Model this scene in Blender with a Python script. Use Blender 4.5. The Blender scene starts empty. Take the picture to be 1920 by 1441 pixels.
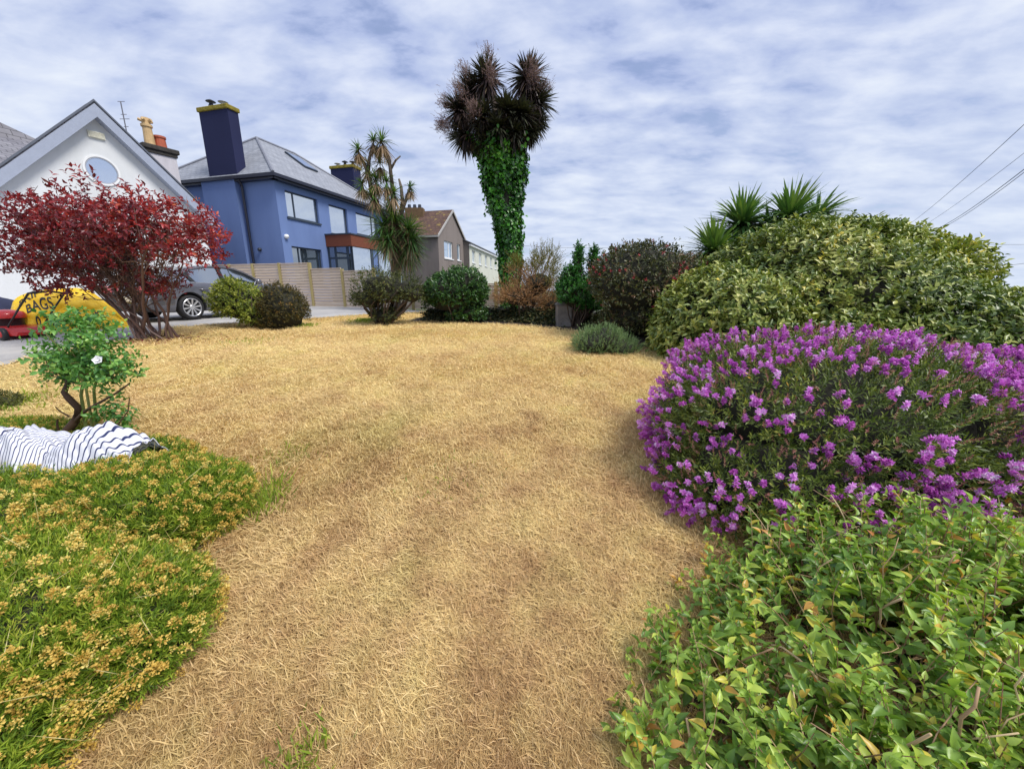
import bpy, math, random
import numpy as np
from mathutils import Vector

# ------------------------------------------------------------------ camera, world, sun, exposure
SC = bpy.context.scene
COL = SC.collection
R = math.radians
PITCH, FPX, EYE = R(14.0), 720.0, 1.5
cam = bpy.data.cameras.new('camera')
cam.sensor_width = 36.0
cam.lens = 36.0 * FPX / 1920.0
cam.clip_start, cam.clip_end = 0.05, 20000.0
co = bpy.data.objects.new('camera', cam)
co.location = (0, 0, EYE)
co.rotation_euler = (R(90) - PITCH, 0, 0)
COL.objects.link(co)
SC.camera = co
SC.view_settings.view_transform = 'Standard'
SC.view_settings.look = 'None'
SC.view_settings.exposure = 0.5
SC.view_settings.gamma = 1.0
SC.render.engine = 'CYCLES'
SC.cycles.use_denoising = True
SC.cycles.max_bounces = 6
SC.cycles.diffuse_bounces = 3
SC.cycles.glossy_bounces = 3
SC.cycles.transmission_bounces = 4

SUN_EL, SUN_AZ = R(55), R(118)      # azimuth clockwise from +Y: the sun stands behind the camera on the right
sun = bpy.data.lights.new('sun', 'SUN')
sun.energy = 2.6
sun.angle = R(22)
sun.color = (1.0, 0.95, 0.87)
so = bpy.data.objects.new('sun', sun)
sdir = Vector((math.sin(SUN_AZ) * math.cos(SUN_EL), math.cos(SUN_AZ) * math.cos(SUN_EL), math.sin(SUN_EL)))
so.rotation_euler = sdir.to_track_quat('Z', 'Y').to_euler()
COL.objects.link(so)


def N(nt, t, **kw):
    n = nt.nodes.new(t)
    for k, v in kw.items():
        if k.startswith('i_'):
            n.inputs[k[2:].replace('_', ' ')].default_value = v
        else:
            setattr(n, k, v)
    return n


def ramp(nt, stops, interp='LINEAR'):
    n = nt.nodes.new('ShaderNodeValToRGB')
    cr = n.color_ramp
    cr.interpolation = interp
    while len(cr.elements) < len(stops):
        cr.elements.new(0.5)
    for e, (p, c) in zip(cr.elements, stops):
        e.position = p
        e.color = tuple(c) + (1.0,) if len(c) == 3 else c
    return n


def make_world():
    w = bpy.data.worlds.new('World')
    SC.world = w
    w.use_nodes = True
    nt = w.node_tree
    nt.nodes.clear()
    L = nt.links.new
    out = N(nt, 'ShaderNodeOutputWorld')
    bg = N(nt, 'ShaderNodeBackground')
    bg.inputs['Strength'].default_value = 0.1
    sky = N(nt, 'ShaderNodeTexSky', sky_type='NISHITA', sun_disc=False)
    sky.sun_elevation, sky.sun_rotation = SUN_EL, SUN_AZ
    tc = N(nt, 'ShaderNodeTexCoord')
    sep = N(nt, 'ShaderNodeSeparateXYZ')
    L(tc.outputs['Generated'], sep.inputs[0])
    za = N(nt, 'ShaderNodeMath', operation='MAXIMUM'); za.inputs[1].default_value = 0.0
    L(sep.outputs['Z'], za.inputs[0])
    zb = N(nt, 'ShaderNodeMath', operation='ADD'); zb.inputs[1].default_value = 0.22
    L(za.outputs[0], zb.inputs[0])
    dx = N(nt, 'ShaderNodeMath', operation='DIVIDE'); L(sep.outputs['X'], dx.inputs[0]); L(zb.outputs[0], dx.inputs[1])
    dy = N(nt, 'ShaderNodeMath', operation='DIVIDE'); L(sep.outputs['Y'], dy.inputs[0]); L(zb.outputs[0], dy.inputs[1])
    cmb = N(nt, 'ShaderNodeCombineXYZ'); L(dx.outputs[0], cmb.inputs[0]); L(dy.outputs[0], cmb.inputs[1])
    mp = N(nt, 'ShaderNodeMapping'); L(cmb.outputs[0], mp.inputs[0])
    mp.inputs['Rotation'].default_value = (0, 0, R(28))
    mp.inputs['Scale'].default_value = (0.70, 1.2, 1)
    mp.inputs['Location'].default_value = (3.1, 1.7, 0)
    n1 = N(nt, 'ShaderNodeTexNoise'); n1.inputs['Scale'].default_value = 4.8; n1.inputs['Detail'].default_value = 8; n1.inputs['Roughness'].default_value = 0.55
    n1.inputs['Distortion'].default_value = 0.15
    L(mp.outputs[0], n1.inputs['Vector'])
    n2 = N(nt, 'ShaderNodeTexNoise'); n2.inputs['Scale'].default_value = 0.45; n2.inputs['Detail'].default_value = 3
    L(mp.outputs[0], n2.inputs['Vector'])
    mx = N(nt, 'ShaderNodeMix', data_type='FLOAT'); mx.inputs[0].default_value = 0.26
    L(n1.outputs['Fac'], mx.inputs[2]); L(n2.outputs['Fac'], mx.inputs[3])
    # cloud body: lavender grey underside to bright white, times 10 because the strength is 0.1
    cr = ramp(nt, [(0.35, (0.275, 0.335, 0.545)), (0.45, (0.37, 0.43, 0.60)), (0.54, (0.475, 0.525, 0.66)), (0.66, (0.59, 0.63, 0.705))])
    L(mx.outputs[0], cr.inputs[0])
    sc = N(nt, 'ShaderNodeVectorMath', operation='SCALE'); sc.inputs['Scale'].default_value = 10.0
    L(cr.outputs['Color'], sc.inputs[0])
    # brighter veil towards the horizon
    hz = N(nt, 'ShaderNodeMapRange'); hz.inputs['From Min'].default_value = 0.0; hz.inputs['From Max'].default_value = 0.40
    hz.inputs['To Min'].default_value = 0.62; hz.inputs['To Max'].default_value = 0.0
    L(za.outputs[0], hz.inputs['Value'])
    m2 = N(nt, 'ShaderNodeMix', data_type='RGBA')
    L(hz.outputs[0], m2.inputs[0]); L(sc.outputs[0], m2.inputs[6]); m2.inputs[7].default_value = (5.2, 5.85, 6.8, 1)
    # gaps of open sky
    gp = ramp(nt, [(0.33, (1, 1, 1)), (0.41, (0, 0, 0))])
    L(mx.outputs[0], gp.inputs[0])
    g2 = N(nt, 'ShaderNodeMath', operation='MULTIPLY'); g2.inputs[1].default_value = 0.4
    L(gp.outputs['Color'], g2.inputs[0])
    m3 = N(nt, 'ShaderNodeMix', data_type='RGBA')
    L(g2.outputs[0], m3.inputs[0]); L(m2.outputs[2], m3.inputs[6]); L(sky.outputs[0], m3.inputs[7])
    L(m3.outputs[2], bg.inputs['Color'])
    L(bg.outputs[0], out.inputs[0])


make_world()


# ------------------------------------------------------------------ helpers
def g(y):
    """height of the ground: the lawn rises gently from the camera to the drive"""
    return 0.8 * np.sin(np.pi / 2 * np.clip(np.asarray(y, float) / 9.2, -0.3, 1.0))


def ray(u, v):
    a, b = (u - 960) / FPX, (720 - v) / FPX
    return np.array([a, math.cos(PITCH) + b * math.sin(PITCH), -math.sin(PITCH) + b * math.cos(PITCH)])


def at(u, v, Y):
    """point of the place at forward distance Y seen at photograph pixel (u, v)"""
    d = ray(u, v)
    q = d * (Y / d[1])
    return np.array([q[0], q[1], q[2] + EYE])


def onground(u, v):
    d = ray(u, v)
    lo, hi = 0.2, 200.0
    for _ in range(50):
        m = (lo + hi) / 2
        if EYE + d[2] * m > g(d[1] * m):
            lo = m
        else:
            hi = m
    return np.array([d[0] * lo, d[1] * lo, float(g(d[1] * lo))])


def rng(seed):
    return np.random.default_rng(seed)


def unit(a):
    a = np.asarray(a, float)
    return a / np.maximum(np.linalg.norm(a, axis=-1, keepdims=True), 1e-9)


def wav(P, seed, freq, n=10):
    """smooth random field in -1..1 from summed waves"""
    r = rng(seed)
    P = np.asarray(P, float)
    k = r.normal(size=(n, P.shape[-1])) * freq
    ph = r.uniform(0, 6.28, n)
    return np.sin(P @ k.T + ph).mean(-1) * 1.6


class FB:
    """collects triangles with numpy arrays and links them as one mesh object"""

    def __init__(self):
        self.v, self.t, self.r, self.m, self.n = [], [], [], [], 0

    def add(self, V, T, rnd=None, mat=0):
        V = np.asarray(V, float).reshape(-1, 3)
        T = np.asarray(T, int).reshape(-1, 3)
        self.v.append(V)
        self.t.append(T + self.n)
        self.r.append(np.zeros(len(V)) if rnd is None else np.broadcast_to(np.asarray(rnd, float), (len(V),)))
        self.m.append(np.full(len(T), mat, int))
        self.n += len(V)
        return self

    def build(self, name, mats, parent=None, smooth=False):
        V = np.concatenate(self.v)
        T = np.concatenate(self.t)
        rr = np.concatenate(self.r)
        mi = np.concatenate(self.m)
        if parent is not None:
            p = parent
            while p is not None:
                V = V - np.array(p.location)
                p = p.parent
        me = bpy.data.meshes.new(name)
        me.vertices.add(len(V)); me.vertices.foreach_set('co', V.astype(np.float32).ravel())
        me.loops.add(len(T) * 3); me.loops.foreach_set('vertex_index', T.astype(np.int32).ravel())
        me.polygons.add(len(T))
        me.polygons.foreach_set('loop_start', np.arange(0, len(T) * 3, 3, dtype=np.int32))
        me.polygons.foreach_set('loop_total', np.full(len(T), 3, np.int32))
        mats = mats if isinstance(mats, (list, tuple)) else [mats]
        for m in mats:
            me.materials.append(m)
        me.polygons.foreach_set('material_index', mi.astype(np.int32))
        if smooth:
            me.polygons.foreach_set('use_smooth', np.ones(len(T), bool))
        a = me.attributes.new('rnd', 'FLOAT', 'POINT')
        a.data.foreach_set('value', rr.astype(np.float32))
        me.update(calc_edges=True)
        me.validate()
        o = bpy.data.objects.new(name, me)
        COL.objects.link(o)
        if parent is not None:
            o.parent = parent
        return o


class MB:
    """collects boxes, prisms, tubes and polygons and links them as one mesh object"""

    def __init__(self):
        self.v, self.f, self.mi = [], [], []

    def poly(self, pts, m=0):
        b = len(self.v)
        self.v += [tuple(map(float, p)) for p in pts]
        self.f.append(tuple(range(b, b + len(pts)))); self.mi.append(m)
        return self

    def hexa(self, a, b, m=0):
        """a, b: two quads (same winding) joined to a closed block"""
        k = len(self.v)
        n = len(a)
        self.v += [tuple(map(float, p)) for p in list(a) + list(b)]
        self.f.append(tuple(range(k + n - 1, k - 1, -1))); self.f.append(tuple(range(k + n, k + 2 * n)))
        self.mi += [m, m]
        for i in range(n):
            j = (i + 1) % n
            self.f.append((k + i, k + j, k + n + j, k + n + i)); self.mi.append(m)
        return self

    def obox(self, o, ax, ay, az, m=0):
        o, ax, ay, az = map(np.asarray, (o, ax, ay, az))
        return self.hexa([o, o + ax, o + ax + ay, o + ay], [o + az, o + az + ax, o + az + ax + ay, o + az + ay], m)

    def tube(self, pts, rad, n=8, m=0, cap=True):
        V, T = tube(pts, rad, n, cap)
        k = len(self.v)
        self.v += [tuple(p) for p in V]
        self.f += [tuple(int(i) + k for i in t) for t in T]
        self.mi += [m] * len(T)
        return self

    def lathe(self, o, axis, prof, n=24, m=0):
        """prof: (distance along axis, radius)"""
        o = np.asarray(o, float); ax = unit(axis)
        e1 = unit(np.cross(ax, [0.123, 0.9, 0.41])); e2 = np.cross(ax, e1)
        k = len(self.v)
        for h, r in prof:
            for i in range(n):
                a = 2 * math.pi * i / n
                self.v.append(tuple(o + ax * h + (e1 * math.cos(a) + e2 * math.sin(a)) * r))
        for j in range(len(prof) - 1):
            for i in range(n):
                i2 = (i + 1) % n
                self.f.append((k + j * n + i, k + j * n + i2, k + (j + 1) * n + i2, k + (j + 1) * n + i)); self.mi.append(m)
        return self

    def build(self, name, mats, parent=None, smooth=False, bevel=0.0):
        off = np.zeros(3)
        p = parent
        while p is not None:
            off = off + np.array(p.location); p = p.parent
        me = bpy.data.meshes.new(name)
        me.from_pydata([tuple(np.array(q) - off) for q in self.v], [], self.f)
        mats = mats if isinstance(mats, (list, tuple)) else [mats]
        for m in mats:
            me.materials.append(m)
        me.polygons.foreach_set('material_index', self.mi)
        if smooth:
            me.polygons.foreach_set('use_smooth', [True] * len(self.f))
        me.update()
        import bmesh
        bm = bmesh.new(); bm.from_mesh(me)
        bmesh.ops.recalc_face_normals(bm, faces=bm.faces)
        bm.to_mesh(me); bm.free()
        o = bpy.data.objects.new(name, me)
        COL.objects.link(o)
        if parent is not None:
            o.parent = parent
        if bevel:
            b = o.modifiers.new('bevel', 'BEVEL'); b.width = bevel; b.segments = 2; b.limit_method = 'ANGLE'
        return o


def tag(o, label=None, cat=None, group=None, kind=None):
    if label: o['label'] = label
    if cat: o['category'] = cat
    if group: o['group'] = group
    if kind: o['kind'] = kind
    return o


def thing(name, label, cat, loc, group=None):
    o = bpy.data.objects.new(name, None)
    o.empty_display_size = 0.1
    o.location = tuple(float(c) for c in loc)
    COL.objects.link(o)
    return tag(o, label, cat, group)


def tube(pts, rad, n=6, cap=False):
    P = np.asarray(pts, float)
    rad = np.broadcast_to(np.asarray(rad, float), (len(P),))
    d = np.gradient(P, axis=0)
    d = unit(d)
    ref = np.array([0.31, 0.17, 0.93]) if abs(d[0, 2]) < 0.8 else np.array([0.93, 0.31, 0.1])
    e1 = unit(np.cross(d, ref)); e2 = np.cross(d, e1)
    a = np.arange(n) * 2 * math.pi / n
    V = P[:, None] + rad[:, None, None] * (np.cos(a)[None, :, None] * e1[:, None] + np.sin(a)[None, :, None] * e2[:, None])
    V = V.reshape(-1, 3)
    T = []
    for j in range(len(P) - 1):
        for i in range(n):
            i2 = (i + 1) % n
            T.append((j * n + i, j * n + i2, (j + 1) * n + i2)); T.append((j * n + i, (j + 1) * n + i2, (j + 1) * n + i))
    if cap:
        for i in range(1, n - 1):
            T.append((0, i + 1, i)); b = (len(P) - 1) * n; T.append((b, b + i, b + i + 1))
    return V, np.array(T)


def curve(p0, p1, bend, k=6, r=None):
    """bent path from p0 to p1; bend is an offset added mid way, r jitters"""
    t = np.linspace(0, 1, k)[:, None]
    P = np.asarray(p0) * (1 - t) + np.asarray(p1) * t + np.asarray(bend) * (4 * t * (1 - t))
    if r is not None:
        J = r[0].normal(size=(k, 3)) * r[1]; J[0] = 0; J[-1] = 0
        P = P + J
    return P


# leaf templates: x across, y along, z up
def T_flat(h=0.12, s=0.45):
    return np.array([[0, 0, 0], [0.5, s, h], [0, 1, -0.02], [-0.5, s, h]], float), np.array([[0, 1, 2], [0, 2, 3]])


def T_leaf(h=0.14, droop=0.2):
    V, T = [[0, 0, 0]], []
    st = [(0.16, 0.34), (0.38, 0.5), (0.64, 0.38), (0.85, 0.16)]
    for y, w in st:
        z = -droop * y * y
        V += [[-w, y, z + h * w * 2], [0, y, z], [w, y, z + h * w * 2]]
    V.append([0, 1, -droop])
    T += [[0, 2, 1], [0, 3, 2]]
    for j in range(len(st) - 1):
        a, b = 1 + 3 * j, 4 + 3 * j
        T += [[a, a + 1, b + 1], [a, b + 1, b], [a + 1, a + 2, b + 2], [a + 1, b + 2, b + 1]]
    e = 1 + 3 * (len(st) - 1)
    T += [[e, e + 1, len(V) - 1], [e + 1, e + 2, len(V) - 1]]
    return np.array(V, float), np.array(T)


def place(fb, tmpl, P, D, Nn, L, W, rnd, mat=0):
    """one copy of the template at each P, along D, facing Nn"""
    V, T = tmpl
    D = unit(D)
    X = unit(np.cross(D, Nn)); Z = np.cross(X, D)
    n = len(P)
    L = np.broadcast_to(L, (n,)); W = np.broadcast_to(W, (n,))
    A = (P[:, None] + V[None, :, 0, None] * (X * W[:, None])[:, None] + V[None, :, 1, None] * (D * L[:, None])[:, None]
         + V[None, :, 2, None] * (Z * np.minimum(L, W * 2)[:, None])[:, None])
    k = len(V)
    TT = (T[None] + (np.arange(n) * k)[:, None, None]).reshape(-1, 3)
    fb.add(A.reshape(-1, 3), TT, np.repeat(np.broadcast_to(rnd, (n,)), k), mat)


def sprigs(r, P, S, m, slen, al=(35, 70), jit=0.25):
    """m leaves along each sprig that starts at P and runs along S: positions, directions, normals, fraction along"""
    n = len(P)
    S = unit(S)
    e1 = unit(np.cross(S, r.normal(size=(n, 3)))); e2 = np.cross(S, e1)
    t = (np.arange(m) + r.uniform(0, 1, (n, m))) / m
    ph = np.arange(m)[None] * 2.4 + r.uniform(0, 6.28, (n, 1)) + r.normal(size=(n, m)) * 0.3
    rad = np.cos(ph)[..., None] * e1[:, None] + np.sin(ph)[..., None] * e2[:, None]
    a = np.radians(al[1] + (al[0] - al[1]) * t)[..., None] + r.normal(size=(n, m, 1)) * 0.15
    D = S[:, None] * np.cos(a) + rad * np.sin(a) + r.normal(size=(n, m, 3)) * jit * 0.5
    D = unit(D)
    sl = np.broadcast_to(slen, (n,))
    Q = P[:, None] + S[:, None] * (t * sl[:, None])[..., None]
    NN = S[:, None] - (S[:, None] * D).sum(-1, keepdims=True) * D + r.normal(size=(n, m, 3)) * jit * 0.4
    return Q.reshape(-1, 3), D.reshape(-1, 3), NN.reshape(-1, 3), t.reshape(-1)


class Blob:
    """lumpy ellipsoid: gives points on or under its surface"""

    def __init__(self, c, rad, seed, amp=0.12, lumps=26, sharp=14, flat=2.0):
        self.c, self.R = np.asarray(c, float), np.asarray(rad, float)
        r = rng(seed)
        self.L = unit(r.normal(size=(lumps, 3))); self.A = r.uniform(-amp * 0.7, amp, lumps); self.k = sharp; self.p = flat

    def rr(self, d):
        s = 1 + (np.exp(self.k * (d @ self.L.T - 1)) * self.A).sum(-1)
        if self.p != 2.0:
            s = s * (np.abs(d) ** self.p).sum(-1) ** (-1 / self.p)
        return s

    def pts(self, r, n, lo=0.9, hi=1.0, up=-0.5):
        d = unit(r.normal(size=(int(n * 1.3 / max(0.05, (1 - up) / 2)) + 50, 3)))
        d = d[d[:, 2] > up][:n]
        u = r.uniform(lo, hi, len(d))
        P = self.c + self.R * d * (self.rr(d) * u)[:, None]
        return P, unit(d / self.R)

    def inside(self, P, s=1.0):
        q = (P - self.c) / self.R
        l = np.linalg.norm(q, axis=-1)
        return l < self.rr(unit(q)) * s

    def core(self, s=0.8, n=18):
        V, T = [], []
        for j in range(n + 1):
            th = math.pi * j / n
            for i in range(2 * n):
                ph = math.pi * i / n
                V.append((math.sin(th) * math.cos(ph), math.sin(th) * math.sin(ph), math.cos(th)))
        d = np.array(V)
        for j in range(n):
            for i in range(2 * n):
                a, b = j * 2 * n + i, j * 2 * n + (i + 1) % (2 * n)
                T += [(a, a + 2 * n, b + 2 * n), (a, b + 2 * n, b)]
        P = self.c + self.R * d * (self.rr(d) * s * (1 + 0.12 * wav(d, 5, 6.0)))[:, None]
        return P, np.array(T)


def shell(r, blobs, n, lo=0.9, hi=1.0, up=-0.5, floor=0.03):
    """points spread over the union of the blobs, none inside a neighbour or under the ground"""
    area = np.array([(b.R[0] * b.R[1] + b.R[0] * b.R[2] + b.R[1] * b.R[2]) for b in blobs])
    PP, NN = [], []
    for b, a in zip(blobs, area):
        P, nn = b.pts(r, int(n * a / area.sum()), lo, hi, up)
        ok = P[:, 2] > g(P[:, 1]) + floor
        for o in blobs:
            if o is not b:
                ok &= ~o.inside(P, 0.88)
        PP.append(P[ok]); NN.append(nn[ok])
    return np.concatenate(PP), np.concatenate(NN)


# ------------------------------------------------------------------ materials
def mat(name):
    m = bpy.data.materials.new(name)
    m.use_nodes = True
    nt = m.node_tree
    return m, nt, nt.nodes['Principled BSDF'], nt.nodes['Material Output']


def m_plain(name, c, rough=0.6, var=0.12, scale=6.0, bump=0.0, metal=0.0, spec=0.5, bscale=60.0, coat=0.0):
    m, nt, b, o = mat(name)
    L = nt.links.new
    tc = N(nt, 'ShaderNodeTexCoord')
    nz = N(nt, 'ShaderNodeTexNoise'); nz.inputs['Scale'].default_value = scale; nz.inputs['Detail'].default_value = 6; nz.inputs['Roughness'].default_value = 0.65
    L(tc.outputs['Object'], nz.inputs['Vector'])
    lo = tuple(max(0, x * (1 - var)) for x in c); hi = tuple(min(1, x * (1 + var)) for x in c)
    rp = ramp(nt, [(0.3, lo), (0.7, hi)])
    L(nz.outputs['Fac'], rp.inputs[0]); L(rp.outputs['Color'], b.inputs['Base Color'])
    b.inputs['Roughness'].default_value = rough
    b.inputs['Metallic'].default_value = metal
    b.inputs['Specular IOR Level'].default_value = spec
    b.inputs['Coat Weight'].default_value = coat
    if bump:
        n2 = N(nt, 'ShaderNodeTexNoise'); n2.inputs['Scale'].default_value = bscale; n2.inputs['Detail'].default_value = 4
        L(tc.outputs['Object'], n2.inputs['Vector'])
        bp = N(nt, 'ShaderNodeBump'); bp.inputs['Strength'].default_value = bump; bp.inputs['Distance'].default_value = 0.02
        L(n2.outputs['Fac'], bp.inputs['Height']); L(bp.outputs[0], b.inputs['Normal'])
    return m


LEAF_GAIN = 1.3


def m_leaf(name, stops, trans=0.25, rough=0.5, spec=0.35, tint=(1.15, 1.25, 0.5)):
    """colour of each leaf from its own random number"""
    m, nt, b, o = mat(name)
    L = nt.links.new
    at_ = N(nt, 'ShaderNodeAttribute', attribute_name='rnd')
    rp = ramp(nt, [(p_, tuple(min(.9, x * LEAF_GAIN) for x in c_)) for p_, c_ in stops])
    L(at_.outputs['Fac'], rp.inputs[0]); L(rp.outputs['Color'], b.inputs['Base Color'])
    b.inputs['Roughness'].default_value = rough
    b.inputs['Specular IOR Level'].default_value = spec
    tr = N(nt, 'ShaderNodeBsdfTranslucent')
    mu = N(nt, 'ShaderNodeMix', data_type='RGBA', blend_type='MULTIPLY'); mu.inputs[0].default_value = 1.0
    L(rp.outputs['Color'], mu.inputs[6]); mu.inputs[7].default_value = tint + (1,)
    L(mu.outputs[2], tr.inputs['Color'])
    mx = N(nt, 'ShaderNodeMixShader'); mx.inputs[0].default_value = trans
    L(b.outputs[0], mx.inputs[1]); L(tr.outputs[0], mx.inputs[2]); L(mx.outputs[0], o.inputs['Surface'])
    return m


def m_glass(name, base=(0.06, 0.075, 0.085), refl=0.55, rough=0.02, tint=(0.9, 0.95, 1.0)):
    m, nt, b, o = mat(name)
    L = nt.links.new
    b.inputs['Base Color'].default_value = base + (1,)
    b.inputs['Roughness'].default_value = 0.15
    gl = N(nt, 'ShaderNodeBsdfGlossy'); gl.inputs['Roughness'].default_value = rough; gl.inputs['Color'].default_value = tint + (1,)
    mx = N(nt, 'ShaderNodeMixShader'); mx.inputs[0].default_value = refl
    tc = N(nt, 'ShaderNodeTexCoord')
    nz = N(nt, 'ShaderNodeTexNoise'); nz.inputs['Scale'].default_value = 1.3
    L(tc.outputs['Object'], nz.inputs['Vector'])
    bp = N(nt, 'ShaderNodeBump'); bp.inputs['Strength'].default_value = 0.06; bp.inputs['Distance'].default_value = 0.05
    L(nz.outputs['Fac'], bp.inputs['Height']); L(bp.outputs[0], gl.inputs['Normal'])
    L(b.outputs[0], mx.inputs[1]); L(gl.outputs[0], mx.inputs[2]); L(mx.outputs[0], o.inputs['Surface'])
    return m


def straw_color(nt):
    """patchy colour of the mown lawn, shared by the soil sheet and the blades"""
    L = nt.links.new
    ge = N(nt, 'ShaderNodeNewGeometry')
    n1 = N(nt, 'ShaderNodeTexNoise'); n1.inputs['Scale'].default_value = 2.6; n1.inputs['Detail'].default_value = 7; n1.inputs['Roughness'].default_value = 0.68
    L(ge.outputs['Position'], n1.inputs['Vector'])
    sp = N(nt, 'ShaderNodeSeparateXYZ'); L(ge.outputs['Position'], sp.inputs[0])
    # the near part of the lawn is browner than the far part
    mr = N(nt, 'ShaderNodeMapRange'); mr.inputs['From Min'].default_value = 0.6; mr.inputs['From Max'].default_value = 4.2
    mr.inputs['To Min'].default_value = -0.10; mr.inputs['To Max'].default_value = 0.07
    L(sp.outputs['Y'], mr.inputs['Value'])
    ad = N(nt, 'ShaderNodeMath', operation='ADD'); L(n1.outputs['Fac'], ad.inputs[0]); L(mr.outputs[0], ad.inputs[1])
    rp = ramp(nt, [(0.24, (0.46, 0.285, 0.135)), (0.38, (0.59, 0.41, 0.19)), (0.52, (0.71, 0.54, 0.25)), (0.64, (0.75, 0.595, 0.27)), (0.76, (0.70, 0.58, 0.22))])
    L(ad.outputs[0], rp.inputs[0])
    # greener tufts here and there
    n2 = N(nt, 'ShaderNodeTexNoise'); n2.inputs['Scale'].default_value = 0.9; n2.inputs['Detail'].default_value = 5; n2.inputs['Roughness'].default_value = 0.7
    L(ge.outputs['Position'], n2.inputs['Vector'])
    r2 = ramp(nt, [(0.52, (0, 0, 0)), (0.72, (1, 1, 1))])
    L(n2.outputs['Fac'], r2.inputs[0])
    f2 = N(nt, 'ShaderNodeMath', operation='MULTIPLY'); f2.inputs[1].default_value = 0.6; L(r2.outputs['Color'], f2.inputs[0])
    mx = N(nt, 'ShaderNodeMix', data_type='RGBA'); L(f2.outputs[0], mx.inputs[0])
    L(rp.outputs['Color'], mx.inputs[6]); mx.inputs[7].default_value = (0.56, 0.49, 0.18, 1)
    return mx.outputs[2]


def m_lawn():
    m, nt, b, o = mat('mown_lawn')
    L = nt.links.new
    c = straw_color(nt)
    ge = N(nt, 'ShaderNodeNewGeometry')
    n1 = N(nt, 'ShaderNodeTexNoise'); n1.inputs['Scale'].default_value = 42; n1.inputs['Detail'].default_value = 6; n1.inputs['Roughness'].default_value = 0.75
    L(ge.outputs['Position'], n1.inputs['Vector'])
    rp = ramp(nt, [(0.32, (0.62, 0.58, 0.56)), (0.55, (0.98, 0.97, 0.96)), (0.75, (1.15, 1.12, 1.05))])
    L(n1.outputs['Fac'], rp.inputs[0])
    mu = N(nt, 'ShaderNodeMix', data_type='RGBA', blend_type='MULTIPLY'); mu.inputs[0].default_value = 0.8
    L(c, mu.inputs[6]); L(rp.outputs['Color'], mu.inputs[7]); L(mu.outputs[2], b.inputs['Base Color'])
    b.inputs['Roughness'].default_value = 0.95; b.inputs['Specular IOR Level'].default_value = 0.1
    bp = N(nt, 'ShaderNodeBump'); bp.inputs['Strength'].default_value = 0.7; bp.inputs['Distance'].default_value = 0.02
    L(n1.outputs['Fac'], bp.inputs['Height']); L(bp.outputs[0], b.inputs['Normal'])
    return m


def m_straw():
    m, nt, b, o = mat('dry_grass_blades')
    L = nt.links.new
    c = straw_color(nt)
    a = N(nt, 'ShaderNodeAttribute', attribute_name='rnd')
    rp = ramp(nt, [(0.0, (0.66, 0.62, 0.60)), (0.35, (0.99, 0.97, 0.95)), (0.8, (1.2, 1.19, 1.2)), (1.0, (1.4, 1.45, 1.7))])
    L(a.outputs['Fac'], rp.inputs[0])
    mu = N(nt, 'ShaderNodeMix', data_type='RGBA', blend_type='MULTIPLY'); mu.inputs[0].default_value = 1.0
    L(c, mu.inputs[6]); L(rp.outputs['Color'], mu.inputs[7]); L(mu.outputs[2], b.inputs['Base Color'])
    b.inputs['Roughness'].default_value = 0.7; b.inputs['Specular IOR Level'].default_value = 0.25
    tr = N(nt, 'ShaderNodeBsdfTranslucent'); L(mu.outputs[2], tr.inputs['Color'])
    mx = N(nt, 'ShaderNodeMixShader'); mx.inputs[0].default_value = 0.25
    L(b.outputs[0], mx.inputs[1]); L(tr.outputs[0], mx.inputs[2]); L(mx.outputs[0], o.inputs['Surface'])
    return m


def m_concrete():
    m, nt, b, o = mat('drive_concrete')
    L = nt.links.new
    ge = N(nt, 'ShaderNodeNewGeometry')
    n1 = N(nt, 'ShaderNodeTexNoise'); n1.inputs['Scale'].default_value = 1.1; n1.inputs['Detail'].default_value = 8; n1.inputs['Roughness'].default_value = 0.7
    L(ge.outputs['Position'], n1.inputs['Vector'])
    rp = ramp(nt, [(0.3, (0.26, 0.25, 0.25)), (0.5, (0.40, 0.39, 0.38)), (0.7, (0.50, 0.48, 0.45))])
    L(n1.outputs['Fac'], rp.inputs[0]); L(rp.outputs['Color'], b.inputs['Base Color'])
    b.inputs['Roughness'].default_value = 0.85
    n2 = N(nt, 'ShaderNodeTexNoise'); n2.inputs['Scale'].default_value = 70; n2.inputs['Detail'].default_value = 4
    L(ge.outputs['Position'], n2.inputs['Vector'])
    bp = N(nt, 'ShaderNodeBump'); bp.inputs['Strength'].default_value = 0.4; bp.inputs['Distance'].default_value = 0.01
    L(n2.outputs['Fac'], bp.inputs['Height']); L(bp.outputs[0], b.inputs['Normal'])
    return m


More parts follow.
